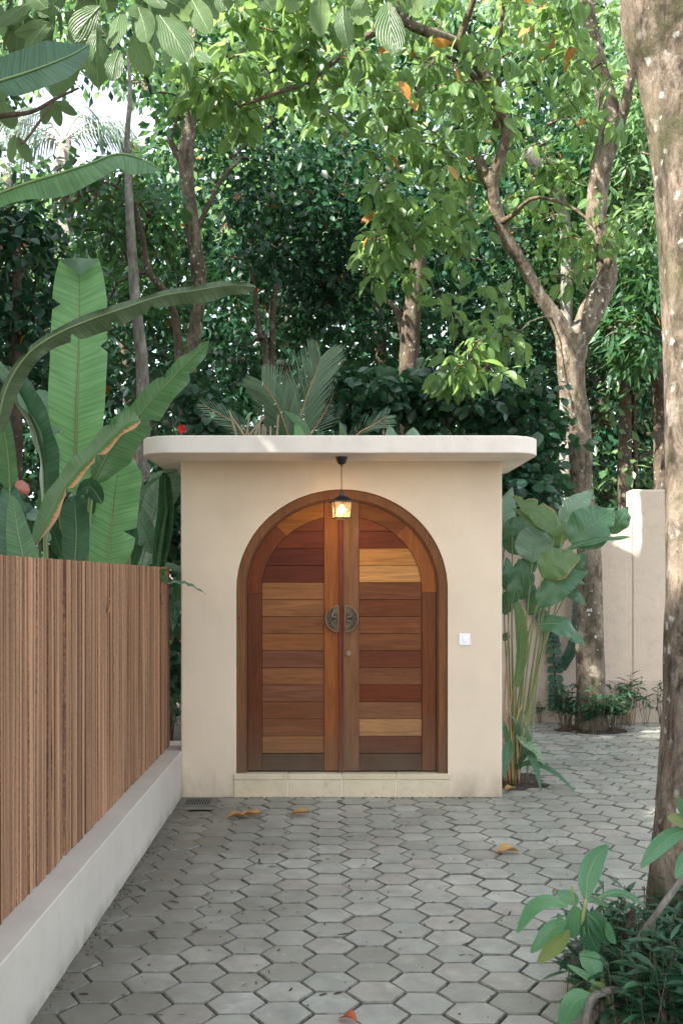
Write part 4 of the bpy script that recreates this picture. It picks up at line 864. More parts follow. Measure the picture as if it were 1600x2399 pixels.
# ------------------------------------------------------------ palms
def frond(parent, ctrl, n, ll, mat, up=(0, 0, 1), spread=.9, w=.016, sides=(-1, 1), droop=.1, name='frond'):
    pts = [Vector(p) for p in spline([tuple(c) for c in ctrl], n)]; m = MB(); U = Vector(up)
    for i in range(2, n):
        t = i/(n-1); T = (pts[i]-pts[i-1]).normalized(); S = T.cross(U).normalized(); N = S.cross(T)
        for s in sides:
            L = ll*(math.sin(PI*(.18+.76*t))**.6)*random.uniform(.92, 1.05); d = (T*spread+S*s*.95+N*random.uniform(-.05, .2)).normalized(); wv = T*w*.5+N*w*.15
            p0 = pts[i]; p1 = p0+d*L*.45; p2 = p0+d*L*.8-Vector((0, 0, droop*L*.4)); p3 = p0+d*L-Vector((0, 0, droop*L))
            b = [p0-wv*.5, p0+wv*.5, p1+wv, p1-wv, p2+wv*.6, p2-wv*.6, p3]; m.add(b, [(0, 1, 2, 3), (3, 2, 4, 5), (5, 4, 6)])
    f = m.build(name, mat, parent); r = MB(); r.tube(pts, [.009*(1-.75*i/(n-1))+.001 for i in range(n)], 5); q = r.build('rachis', M['drystem'], None, True); q.parent = f; q.matrix_parent_inverse = Matrix.Translation(-parent.location) if False else (Matrix.Translation(parent.location) @ f.matrix_parent_inverse).inverted()
    return f
pm = thing('palm', 'grey green palm with stiff upright fronds and cut stalks rising behind the roof slab', 'palm', (P(650, 1100, 9.0).x, 9.0, 0))
Yp = 9.0
m = MB(); m.tube([(P(650, 0, Yp).x, Yp, -.05), (P(650, 0, Yp).x, Yp, 1.5), (P(655, 0, Yp).x, Yp, 2.55)], [.16, .13, .10], 12, jit=.06); m.build('trunk', M['bark_dark'], pm, True)
frond(pm, [P(690, 1060, Yp), P(700, 1010, Yp-.05), P(715, 940, Yp-.1), P(738, 880, Yp-.1), P(752, 838, Yp-.1)], 46, .44, M['palm'], up=(-.35, -1, .1), spread=1.5, w=.027, droop=.02)
frond(pm, [P(690, 1065, Yp), P(672, 1010, Yp-.1), P(650, 950, Yp-.2), P(615, 895, Yp-.3)], 40, .42, M['palm'], up=(-.2, -1, .2), spread=1.5, w=.026, droop=.02)
frond(pm, [P(660, 1070, Yp), P(590, 1020, Yp-.1), P(540, 985, Yp-.15), P(478, 948, Yp-.2)], 24, .22, M['palm'], up=(0, -1, .5), spread=1.6, w=.015, droop=.05)
frond(pm, [P(800, 1060, Yp), P(840, 1015, Yp-.1), P(875, 995, Yp-.1), P(905, 975, Yp-.1)], 20, .22, M['palm'], up=(0, -1, .5), spread=1.7, w=.014, droop=.03)
frond(pm, [P(700, 1060, Yp+.2), P(740, 1000, Yp+.2), P(770, 950, Yp+.3), P(790, 900, Yp+.4)], 22, .26, M['palm'], up=(0, -1, .5), spread=1.3, w=.015, droop=.05)
for x, dx, h in ((560, -22, 60), (575, 10, 52), (590, 25, 48), (600, 0, 26), (607, 2, 34), (615, 1, 28), (622, -1, 22), (634, 0, 24), (648, 4, 50), (570, 50, 46), (585, -45, 50)):
    m = MB(); m.tube([P(x, 1040, Yp-.3), P(x+dx*.5, 1020-h*.3, Yp-.3), P(x+dx, 1022-h, Yp-.3)], [.012, .010, .008], 7); m.build('cut_stalk', M['stump'], pm)
fp = thing('palm', 'far hazy palm crown with drooping fronds seen against the bright sky gap at upper left', 'palm', (P(120, 0, 17).x, 17, 0))
m = MB(); hub = P(150, 330, 17); m.tube([(hub.x, 17, -.1), (hub.x+.1, 17, hub.z*.5), tuple(hub)], [.2, .15, .13], 10); m.build('trunk', M['bark_grey'], fp, True)
for a, l in ((200, 1.9), (165, 1.7), (130, 1.3), (20, 1.2), (-15, 1.2), (230, 1.7), (60, 1.0)):
    d = Vector((math.cos(R(a)), .1, math.sin(R(a))*.4)); frond(fp, [hub, hub+d*l*.4+Vector((0, 0, .25)), hub+d*l*.8+Vector((0, 0, .15)), hub+d*l*1.15-Vector((0, 0, .25))], 30, .5, M['palm_far'], spread=.7, w=.03, droop=.9)
# small plants peeking over the slab
sp = thing('broad_leaf_plant', 'bright green strap-leaved plant just behind the roof slab, in front of the palm', 'plant', (P(700, 0, 8.6).x, 8.6, 0))
pl('leaf', sp, [(755, 1100, 8.6), (715, 1010, 8.55), (690, 980, 8.5), (662, 962, 8.5)], 13, M['ban_mid'], nrm=(.3, -1, .4), prof=lance); pl('leaf', sp, [(700, 1120, 8.6), (705, 1040, 8.5), (690, 985, 8.5)], 17, M['ban_bright'], nrm=(0, -1, .2), prof=lance)
pl('leaf', sp, [(815, 1120, 8.6), (806, 1030, 8.5), (795, 985, 8.5)], 10, M['ban_mid'], prof=lance)
pl('leaf', sp, [(925, 1120, 8.6), (918, 1040, 8.5), (912, 997, 8.5)], 17, M['cal_pale'], prof=ovate); pl('leaf', sp, [(965, 1120, 8.6), (966, 1040, 8.5), (968, 1002, 8.5)], 22, M['cal_pale'], prof=ovate)
m = MB(); x_ = P(760, 0, 8.6).x; [m.tube([(x_+dx*.3, 8.65, -.05), (x_+dx*.5, 8.6, 1.2), (x_+dx, 8.6, 2.3)], .012, 6) for dx in (-.3, -.05, .2, .5, .7)]; m.build('stem', M['stem'], sp)
fl = thing('hibiscus', 'small bright red flower on a stalk just above the left end of the roof slab', 'flower', (P(427, 0, 8.4).x, 8.4, 0))
c = P(427, 1006, 8.4); m = MB(); m.tube([(c.x+.02, 8.45, -.05), (c.x, 8.42, 1.5), P(424, 1030, 8.4), P(426, 1012, 8.4)], [.006, .005, .004, .003], 6); m.build('stem', M['stem'], fl)
for k in range(7):
    a = R(51*k+10); d = Vector((math.cos(a), -.3-.3*(k % 2), math.sin(a))); blade('petal', fl, [c, c+d*.02, c+d*.038+Vector((0, -.008, 0))], .017, M['petal'], nrm=(0, -1, .3), prof=ovate, nL=6, nW=2, rib=False, wave=.3)
# ------------------------------------------------------------ banana plants behind the fence
def petiole(parent, pts, r0, r1, mat=None):
    m = MB(); q = spline([tuple(P(*p)) for p in pts], 12); m.tube(q, [r0+(r1-r0)*i/11 for i in range(12)], 8); return m.build('petiole', mat or M['rib'], parent, True)
YB1 = 5.6
ba = thing('banana_plant', 'banana plant with one tall upright bright green blade, behind the fence', 'banana plant', (P(215, 0, 5.7).x, 5.7, 0))
m = MB(); xb = P(215, 0, 5.7).x; m.tube([(xb, 5.75, -.05), (xb, 5.75, .7), (xb-.02, 5.75, 1.2), (xb-.05, 5.7, 1.6)], [.09, .08, .065, .04], 12, jit=.03); m.build('pseudostem', M['stem'], ba, True)
pl('leaf', ba, [(174, 1155, 5.7), (178, 1060, 5.68), (181, 950, 5.64), (186, 830, 5.62), (188, 720, 5.60), (187, 612, 5.62)], 70, M['ban_bright'], nrm=(0, -1, .12), prof=lambda t: float(np.interp(t, [0, .04, .1, .18, .29, .45, .6, .84, .94, 1], [.22, .45, .70, .86, .95, 1, 1, .93, .82, .68])), fold=.12, curl=.10, wave=.03, nL=40, nW=5, tears=((.275, -1, .5), (.62, 1, .25), (.81, -1, .3)), ribr=.011, asym=(.97, .95))
mk('leaf_fold', [P(143, 612, 5.60), P(150, 606, 5.55), P(188, 604, 5.53), P(226, 607, 5.55), P(233, 614, 5.60), P(210, 628, 5.54), P(190, 646, 5.545), P(166, 628, 5.54), P(188, 618, 5.515)], [(0, 1, 8, 7), (1, 2, 8), (2, 3, 8), (3, 4, 5, 8), (8, 5, 6), (7, 8, 6)], M['ban_pale'], ba, [(0, .1)]*9, True)
petiole(ba, [(215, 1420, 5.72), (185, 1290, 5.72), (176, 1200, 5.71), (174, 1150, 5.7)], .022, .013)
pl('leaf', ba, [(222, 1128, 5.5), (262, 1052, 5.45), (325, 975, 5.4), (400, 892, 5.35), (450, 840, 5.32), (492, 799, 5.3)], 62, M['ban_mid'], nrm=(-.35, -1, .10), prof=lambda t: min(1, (t/.18+.03)**.6)*(1-t)**.62*1.25, fold=.35, curl=.25, wave=.09, tears=((.4, 1, .5), (.6, -1, .4), (.72, 1, .3)), nL=34, nW=4, ribr=.008, asym=(.62, .95))
petiole(ba, [(225, 1420, 5.7), (205, 1300, 5.6), (212, 1180, 5.52), (222, 1128, 5.5)], .018, .012)
pl('leaf', ba, [(248, 1345, 6.05), (262, 1240, 6.03), (272, 1150, 6.03), (282, 1070, 6.06)], 57, M['ban_bright'], nrm=(.1, -1, .05), prof=lambda t: min(1, (t/.25+.2)**.4)*min(1, ((1-t)/.2+.1)**.5), fold=.12, curl=.1, wave=.06, tears=((.3, 1, .5), (.7, -1, .35)), nL=26, nW=4, ribr=.007)
petiole(ba, [(240, 1430, 6.1), (245, 1380, 6.08), (248, 1340, 6.05)], .016, .010)
pl('leaf', ba, [(86, 1272, 5.15), (118, 1205, 5.15), (152, 1140, 5.15), (200, 1085, 5.15), (258, 1028, 5.16), (298, 992, 5.16), (330, 984, 5.18)], 27, M['ban_burn'], nrm=(-.2, -1, .3), prof=lambda t: min(1, (t/.1+.05)**.6)*min(1, ((1-t)/.12)**.6), fold=.55, curl=.1, wave=.2, nL=34, nW=3, ribr=.005, asym=(.9, 1.0), tears=((.32, 1, .5), (.56, 1, .6), (.75, -1, .5)))
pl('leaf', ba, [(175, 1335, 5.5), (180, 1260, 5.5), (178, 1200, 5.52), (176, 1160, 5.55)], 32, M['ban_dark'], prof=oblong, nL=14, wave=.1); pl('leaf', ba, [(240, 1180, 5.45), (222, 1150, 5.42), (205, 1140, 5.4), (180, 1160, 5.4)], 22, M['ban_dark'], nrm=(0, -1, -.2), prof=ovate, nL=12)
pl('leaf', ba, [(235, 1110, 5.6), (255, 1050, 5.6), (285, 990, 5.6), (300, 950, 5.62)], 26, M['ban_mid'], nrm=(-.3, -1, .2), prof=ovate, wave=.1)
bb = thing('banana_plant', 'banana plant at the left edge with a long thin leaf arching far to the right', 'banana plant', (P(20, 0, 5.0).x, 5.0, 0))
m = MB(); xb = P(10, 0, 5.0).x; m.tube([(xb, 5.1, -.05), (xb, 5.1, .8), (xb+.02, 5.05, 1.4)], [.09, .075, .05], 12, jit=.03); m.build('pseudostem', M['stem'], bb, True)
pl('leaf', bb, [(-10, 1010, 4.7), (18, 905, 4.65), (68, 828, 4.6), (135, 782, 4.6), (215, 748, 4.6), (290, 722, 4.6), (375, 694, 4.65), (460, 680, 4.7), (540, 668, 4.75), (600, 672, 4.8)], 33, M['ban_olive'], nrm=(.1, -.85, -.35), prof=lambda t: (.55+.5*math.sin(PI*t)+.15*math.sin(17*t))*min(1, ((1-t)/.03+.1)**.5), fold=-.55, curl=-.1, wave=.25, wf=14, nL=60, nW=3, ribr=.006, asym=(.35, 1.0), tears=((.36, 1, .6), (.5, 1, .7), (.63, 1, .4), (.22, -1, .6)))
pl('leaf', bb, [(106, 1230, 5.2), (104, 1150, 5.2), (98, 1070, 5.15), (75, 990, 5.1), (38, 915, 5.05), (-15, 850, 5.0)], 36, M['ban_dark'], nrm=(-.6, -1, .3), prof=oblong, fold=-.5, curl=.1, wave=.1, nL=28, nW=3, ribr=.006)
pl('leaf', bb, [(125, 1120, 5.25), (100, 1040, 5.15), (72, 970, 5.1), (35, 905, 5.0), (-20, 830, 4.95)], 22, M['ban_pale'], nrm=(-.8, -.7, .6), prof=oblong, fold=.3, wave=.08, nL=24, nW=3, ribr=.005)
petiole(bb, [(112, 1420, 5.25), (108, 1300, 5.22), (106, 1225, 5.2)], .014, .010)
pl('leaf', bb, [(35, 1380, 4.9), (28, 1290, 4.9), (26, 1200, 4.9), (22, 1130, 4.92)], 52, M['ban_dark'], nrm=(.1, -1, 0), prof=lambda t: (1-t)**.45*.95+.1*(1-t), fold=.2, wave=.04, nL=20, ribr=.006)
pl('leaf', bb, [(70, 1390, 4.85), (56, 1310, 4.85), (42, 1240, 4.85), (30, 1160, 4.87)], 44, M['ban_mid'], nrm=(.3, -1, 0), prof=lambda t: (1-t)**.5, fold=.25, wave=.03, nL=20, ribr=.005)
pl('leaf', bb, [(24, 1150, 4.9), (20, 1080, 4.85), (10, 1010, 4.8), (-10, 940, 4.8)], 24, M['ban_mid'], nrm=(.3, -1, .2), prof=oblong, fold=.3, wave=.08, nL=20, ribr=.005, asym=(1, .8))
pl('leaf', bb, [(118, 1040, 5.9), (108, 985, 5.88), (100, 945, 5.86), (92, 912, 5.86)], 26, M['ban_pale'], nrm=(.2, -1, .3), prof=oblong, nL=14)
bc = thing('banana_plant', 'young banana plant with a rolled dark leaf and pale glossy blades beside the gatehouse wall', 'banana plant', (P(370, 0, 7.45).x, 7.45, 0))
m = MB(); xb = P(360, 0, 7.55).x; m.tube([(xb, 7.65, -.05), (xb, 7.60, .6), (xb, 7.55, 1.2)], [.06, .05, .03], 10, jit=.03); m.build('pseudostem', M['stem'], bc, True)
pl('leaf', bc, [(368, 1350, 7.40), (378, 1280, 7.40), (388, 1200, 7.40), (386, 1108, 7.40)], 20, M['ban_dark'], nrm=(.2, -1, 0), prof=lambda t: .5+.5*math.sin(PI*min(1, t*.9+.05)) if t < .95 else .2, fold=.9, curl=-.3, nL=18, ribr=.005)
petiole(bc, [(366, 1420, 7.40), (370, 1330, 7.38), (382, 1240, 7.37), (392, 1190, 7.38)], .036, .016, M['ban_mid'])
pl('leaf', bc, [(330, 1330, 7.65), (352, 1240, 7.60), (378, 1160, 7.55), (412, 1098, 7.55)], 46, M['ban_pale'], nrm=(-.2, -1, .5), prof=oblong, nL=22, wave=.07, ribr=.005)
pl('leaf', bc, [(362, 1300, 7.60), (345, 1250, 7.55), (325, 1210, 7.50), (305, 1180, 7.50)], 22, M['ban_pale'], nrm=(.2, -1, .5), prof=oblong, nL=16, wave=.05)
pl('leaf', bc, [(305, 1240, 7.50), (325, 1180, 7.45), (355, 1130, 7.40), (420, 1100, 7.40)], 9, M['ban_mid'], nrm=(0, -1, .9), prof=lance, nL=16)
pl('leaf', bc, [(365, 1320, 7.50), (395, 1325, 7.47), (420, 1335, 7.45), (436, 1350, 7.45)], 12, M['ban_pale'], nrm=(0, -.6, 1), prof=ovate, nL=12)
pl('leaf', bc, [(382, 1366, 6.85), (420, 1364, 6.83), (450, 1372, 6.8), (484, 1392, 6.78)], 6, M['ban_pale'], nrm=(0, -.7, 1), prof=lance, nL=14, wave=.4, tears=((.5, 1, .7), (.7, 1, .8), (.8, -1, .8)))
pl('leaf', bc, [(392, 1370, 6.9), (382, 1350, 6.86), (378, 1340, 6.85), (395, 1335, 6.82)], 9, M['ban_mid'], nrm=(0, -1, .3), prof=ovate, nL=10)
pl('leaf', bc, [(405, 1480, 7.45), (412, 1420, 7.65), (420, 1370, 7.60), (418, 1330, 7.60)], 14, M['ban_dark'], prof=lance, nL=12)
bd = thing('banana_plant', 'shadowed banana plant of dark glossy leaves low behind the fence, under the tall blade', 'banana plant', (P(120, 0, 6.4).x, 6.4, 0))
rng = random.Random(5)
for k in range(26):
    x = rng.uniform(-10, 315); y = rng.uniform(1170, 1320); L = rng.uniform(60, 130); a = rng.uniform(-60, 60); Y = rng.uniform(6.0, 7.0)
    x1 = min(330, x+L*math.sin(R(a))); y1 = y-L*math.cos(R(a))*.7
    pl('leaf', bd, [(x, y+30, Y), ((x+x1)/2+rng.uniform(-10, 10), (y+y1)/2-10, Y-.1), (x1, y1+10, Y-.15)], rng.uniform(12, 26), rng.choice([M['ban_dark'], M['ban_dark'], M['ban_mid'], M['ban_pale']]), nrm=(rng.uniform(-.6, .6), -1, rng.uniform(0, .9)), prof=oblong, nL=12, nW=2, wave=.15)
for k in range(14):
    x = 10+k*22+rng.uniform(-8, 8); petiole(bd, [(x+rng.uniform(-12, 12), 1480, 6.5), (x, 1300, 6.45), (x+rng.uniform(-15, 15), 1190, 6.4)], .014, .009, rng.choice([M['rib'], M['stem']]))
bud = thing('banana_flower', 'plump pink banana bud between the dark leaves at the left edge', 'flower', P(52, 1145, 5.6))
m = MB(); c = P(52, 1145, 5.6); V = []
m.tube([c+Vector((-.04, 0, .01)), c+Vector((-.03, 0, .015)), c+Vector((-.01, 0, .015)), c+Vector((.01, 0, .0)), c+Vector((.024, 0, -.02)), c+Vector((.030, 0, -.032))], [.012, .026, .034, .033, .024, .008], 12, rib=.2); m.build('bract', M['bud'], bud, True)
m = MB(); m.tube([c+Vector((-.035, 0, .01)), c+Vector((-.1, .05, -.1)), c+Vector((-.12, .1, -.5)), (c.x-.1, 5.75, -.05)], .012, 7); m.build('stalk', M['stem'], bud, True)
# two out-of-focus blades close to the camera, upper left
nb_ = thing('near_banana_plant', 'banana plant nearest the camera, two broad blades at the upper left', 'banana plant', (-1.6, 2.6, 0))
m = MB(); m.tube([(-1.6, 2.7, -.05), (-1.6, 2.7, .9), (-1.55, 2.65, 1.6), (-1.4, 2.6, 2.0)], [.10, .085, .06, .03], 12); m.build('pseudostem', M['stem'], nb_, True)
pl('leaf', nb_, [(-5, 192, 2.5), (60, 172, 2.5), (120, 150, 2.5), (172, 128, 2.52), (210, 105, 2.55)], 60, M['ban_dark'], nrm=(0, -1, .15), prof=lambda t: min(1, (t/.16+.35)**.5)*min(1, ((1-t)/.45)**.75), fold=.15, curl=.05, nL=22, nW=4, ribr=.004, asym=(.95, .9))
pl('leaf', nb_, [(-40, 470, 2.5), (60, 432, 2.45), (140, 408, 2.42), (210, 385, 2.4), (275, 362, 2.4), (330, 372, 2.4), (380, 400, 2.4)], 60, M['ban_mid'], nrm=(.1, -1, .75), prof=lambda t: (.75+.25*math.sin(PI*t))*min(1, ((1-t)/.2)**.6), fold=-.3, curl=.2, wave=.15, wf=4, nL=30, nW=4, ribr=.004, asym=(1.0, .9), twist=-.5)
m = MB(); [m.tube(spline([(-1.4, 2.6, 2.0), tuple(P(-250, 420, 2.55)), tuple(P(*e, 2.5))], 10), .010, 6) for e in ((-5, 192), (-40, 470))]; m.build('petiole', M['rib'], nb_, True)
# ------------------------------------------------------------ calathea clump right of the gatehouse
ca = thing('calathea_clump', 'clump of long-stalked broad-leaved calathea standing against the right side of the gatehouse', 'plant', (1.37, 7.6, 0))
YC = 7.5
CAL = [((1318, 1252), (1262, 1200), (1200, 1163), 26, 'cal_olive', (.1, -1, .3), 7.3, ((.55, 1, .6), (.8, 1, .5))), ((1300, 1235), (1260, 1225), (1198, 1188), 14, 'cal_olive', (.1, -1, .2), 7.35, ()),
 ((1312, 1222), (1345, 1190), (1390, 1146), 27, 'cal_pale', (.0, -1, .2), 7.6, ((.3, -1, .3),)), ((1335, 1272), (1385, 1232), (1440, 1192), 47, 'cal', (.0, -1, .25), 7.25, ((.7, 1, .3),)),
 ((1430, 1250), (1455, 1215), (1470, 1188), 22, 'cal', (.3, -1, .3), 7.4, ()), ((1320, 1288), (1400, 1264), (1490, 1258), 13, 'cal', (0, -.6, 1), 7.2, ()),
 ((1246, 1318), (1252, 1268), (1262, 1222), 40, 'cal_pale', (.1, -1, .5), 7.45, ()), ((1176, 1280), (1182, 1210), (1200, 1140), 26, 'cal_pale', (.2, -1, .4), 7.9, ()),
 ((1268, 1352), (1305, 1318), (1360, 1302), 36, 'cal_olive', (0, -1, .35), 7.1, ()), ((1222, 1405), (1225, 1350), (1215, 1308), 24, 'cal', (0, -1, .3), 7.5, ()),
 ((1258, 1420), (1310, 1368), (1378, 1336), 30, 'cal', (.1, -1, .6), 7.15, ()), ((1186, 1385), (1192, 1345), (1186, 1305), 17, 'cal', (.2, -1, .2), 7.4, ()),
 ((1198, 1415), (1206, 1380), (1212, 1350), 17, 'cal', (.2, -1, .3), 7.35, ()), ((1326, 1390), (1350, 1396), (1374, 1420), 12, 'cal', (0, -1, .5), 7.3, ()),
 ((1260, 1463), (1315, 1465), (1372, 1515), 26, 'cal', (0, -1, .9), 7.1, ()), ((1200, 1210), (1225, 1250), (1215, 1290), 24, 'cal', (0, -1, .5), 7.6, ()), ((1330, 1330), (1352, 1318), (1370, 1290), 16, 'cal', (0, -1, .3), 7.5, ()),
 ((1250, 1300), (1290, 1262), (1330, 1225), 30, 'cal', (.2, -1, .4), 7.7, ()), ((1215, 1300), (1200, 1255), (1192, 1215), 26, 'cal', (-.2, -1, .4), 7.8, ()), ((1290, 1360), (1330, 1345), (1372, 1370), 18, 'cal', (0, -1, .8), 7.6, ()), ((1235, 1440), (1268, 1400), (1300, 1380), 20, 'cal', (0, -1, .4), 7.7, ()), ((1190, 1350), (1230, 1330), (1262, 1290), 22, 'cal', (0, -1, .6), 7.6, ((.5, 1, .5),)), ((1285, 1275), (1320, 1240), (1350, 1235), 22, 'cal_olive', (0, -1, .5), 7.5, ()), ((1180, 1440), (1195, 1400), (1222, 1372), 18, 'cal', (0, -1, .3), 7.7, ()),
 ((1214, 1560), (1222, 1520), (1232, 1500), 10, 'cal', (0, -1, .3), 7.5, ()), ((1178, 1500), (1186, 1490), (1192, 1480), 8, 'cal', (0, -1, .3), 7.6, ())]
for a, b, c, hw, mt, nrm, Y, tears in CAL:
    pl('leaf', ca, [(*a, Y), (*b, Y-.05), (*c, Y-.02)], hw*1.12, M[mt], nrm=nrm, prof=lambda t: max(0, math.sin(PI*min(1, t**.74*.965+.03)))**.9, fold=.2, curl=.25, wave=.13, wf=6, nL=20, nW=3, tears=tears, ribr=.003)
    if random.random() < .35: continue
    bx = random.uniform(1192, 1208); petiole(ca, [(bx, 1835, 7.55), (bx+(a[0]-bx)*.25+4, 1690, 7.5), (bx+(a[0]-bx)*.62, 1500 if a[1] < 1440 else 1600, (Y+7.5)/2), (*a, Y)], .0095, .004, M['stem'])
pl('leaf', ca, [(1206, 1610, 7.4), (1218, 1530, 7.38), (1214, 1450, 7.36), (1204, 1402, 7.36)], 16, M['cal_olive'], nrm=(.3, -1, 0), prof=lambda t: max(0, math.sin(PI*min(1, t*.8+.12)))**.8, fold=.8, nL=16)
petiole(ca, [(1205, 1840, 7.5), (1202, 1720, 7.45), (1205, 1610, 7.4)], .008, .005, M['stem'])
for x0, x1, yt in ((1180, 1192, 1440), (1196, 1186, 1560), (1188, 1200, 1620), (1210, 1222, 1650)): petiole(ca, [(x0+5, 1835, 7.5), (x0, 1700, 7.45), (x1, yt, 7.45)], .010, .004, M['drystem'])
petiole(ca, [(1232, 1830, 7.5), (1248, 1700, 7.5), (1262, 1560, 7.45), (1285, 1420, 7.4)], .007, .004, M['stem']); petiole(ca, [(1212, 1835, 7.5), (1236, 1700, 7.5), (1275, 1480, 7.4), (1310, 1330, 7.3)], .008, .004, M['stem'])
lo_p = thing('strap_leaf_plant', 'low clump of drooping strap leaves at the foot of the calathea', 'plant', (1.38, 7.55, 0))
for pts, hw, mt in (([(1205, 1800, 7.5), (1235, 1765, 7.4), (1255, 1800, 7.3), (1268, 1862, 7.2)], 10, 'cal'), ([(1205, 1805, 7.5), (1240, 1788, 7.4), (1295, 1808, 7.3), (1350, 1858, 7.25)], 9, 'cal'), ([(1212, 1725, 7.45), (1230, 1740, 7.4), (1255, 1760, 7.35), (1277, 1795, 7.3)], 12, 'variegated'), ([(1200, 1700, 7.6), (1212, 1680, 7.55), (1222, 1675, 7.5), (1232, 1690, 7.5)], 12, 'variegated'), ([(1194, 1730, 7.3), (1188, 1760, 7.2), (1182, 1795, 7.16), (1180, 1828, 7.14)], 12, 'cal'), ([(1200, 1790, 7.5), (1212, 1720, 7.45), (1206, 1690, 7.4), (1188, 1670, 7.35)], 8, 'cal'), ([(1196, 1790, 7.4), (1188, 1740, 7.3), (1182, 1710, 7.25), (1180, 1690, 7.25)], 9, 'cal'), ([(1206, 1800, 7.5), (1228, 1770, 7.42), (1238, 1730, 7.4), (1225, 1690, 7.4)], 7, 'cal'), ([(1260, 1790, 7.5), (1275, 1792, 7.45), (1290, 1800, 7.4)], 5, 'cal')):
    pl('leaf', lo_p, pts, hw, M[mt], nrm=(0, -.8, .8), prof=lance, fold=.35, curl=.1, nL=18, nW=2, ribr=.0015)
m = MB(); [m.tube([(1.36+.02*k, 7.52, -.02), (1.36+.02*k, 7.5, .16)], .006, 6) for k in range(-2, 3)]; m.build('stem', M['drystem'], lo_p)
# ------------------------------------------------------------ shingle vines on the back wall
for lab, path in (('dark shingle vine climbing the back wall in a thick column left of the forked trunk', [(1300, 1650), (1300, 1600), (1293, 1502), (1275, 1450), (1249, 1406), (1235, 1370)]), ('dark shingle vine angling up behind the forked trunk', [(1312, 1560), (1330, 1530), (1342, 1500), (1350, 1440), (1353, 1380), (1356, 1340)])):
    v = thing('shingle_vine', lab, 'vine', P(path[0][0], 1690, 10.76)); pts = spline([tuple(P(x, y, 10.72)) for x, y in path], 26); m = MB(); m.tube(pts, .012, 5); m.build('stem', M['bark_dark'], v)
    L_ = len(pts)
    for i, p in enumerate(pts):
        for s in (-1, 1):
            d = Vector((s*.8, -.25, -.55)).normalized(); q = Vector(p)+Vector((0, -.01-.004*(i % 2), 0)); sz_ = .10 if 'thick' in lab else .075
            blade('leaf', v, [q, q+d*sz_*.5, q+d*sz_], sz_*.42, M['lf_cover'], nrm=(0, -1, .3), prof=ovate, nL=5, nW=1, rib=False)
# ------------------------------------------------------------ shrublets round the tree pit
def shrublet(lab, x, y, Y, n, h, spr, size, mt='lf_cover', cat='shrub', tp=TP_N, lpn=12):
    b = P(x, y, Y); b.z = 0; root = thing('shrub', lab, cat, b); m = MB(); C = []; A = []; N = []; S = []
    for k in range(n):
        a = random.uniform(0, 2*PI); r = spr*random.uniform(.1, 1); hh = h*random.uniform(.6, 1.05); p0 = Vector((b.x+r*.45*math.cos(a), b.y+r*.45*math.sin(a), -.01)); p2 = Vector((b.x+r*math.cos(a), b.y+r*math.sin(a), hh)); p1 = (p0+p2)/2+Vector((random.uniform(-.03, .03), random.uniform(-.03, .03), .03))
        m.tube([p0, p1, p2], [.0035, .003, .0015], 4, cap=False)
        for q in range(lpn):
            t = random.uniform(.45, 1); p = p1.lerp(p2, max(0, t*2-1)) if t > .5 else p0.lerp(p1, t*2); aa = random.uniform(0, 2*PI); C.append(p); A.append((math.cos(aa), math.sin(aa), random.uniform(-.4, .7))); N.append((random.uniform(-.4, .4), random.uniform(-.5, .3), 1)); S.append(size*random.uniform(.7, 1.2))
    m.build('stem', M['twig'], root); leaves('foliage', tp, np.array([tuple(c) for c in C]), np.array(A), np.array(N), np.array(S), M[mt], root)
shrublet('fine dark leaved shrub left of the forked trunk in its pit', 1335, 1700, 10.15, 34, .46, .26, .10); shrublet('fine dark leaved shrub right of the forked trunk in its pit', 1435, 1700, 10.1, 30, .44, .24, .10); shrublet('low dark shrub in front of the forked trunk', 1388, 1712, 9.95, 22, .40, .22, .10)
shrublet('taller thin shrub against the back wall behind the right of the tree pit', 1470, 1690, 10.55, 12, .58, .16, .11); shrublet('sparse seedling at the foot of the back wall between tree pit and big trunk', 1512, 1690, 10.6, 4, .34, .07, .09, lpn=8); shrublet('sparse upright seedling at the wall beside the big trunk', 1548, 1690, 10.6, 6, .5, .06, .09, lpn=8); shrublet('small seedling at the wall left of the shingle vine', 1265, 1692, 10.6, 5, .28, .06, .08, lpn=8)
m = MB(); px0 = P(1480, 1600, 10.6); m.box(px0.x-.03, px0.x+.02, 10.66, 10.70, -.02, .42, .004); tag(m.build('wooden_stake', M['drystem']), 'short brown wooden stake standing in the shrub by the back wall', 'stake')
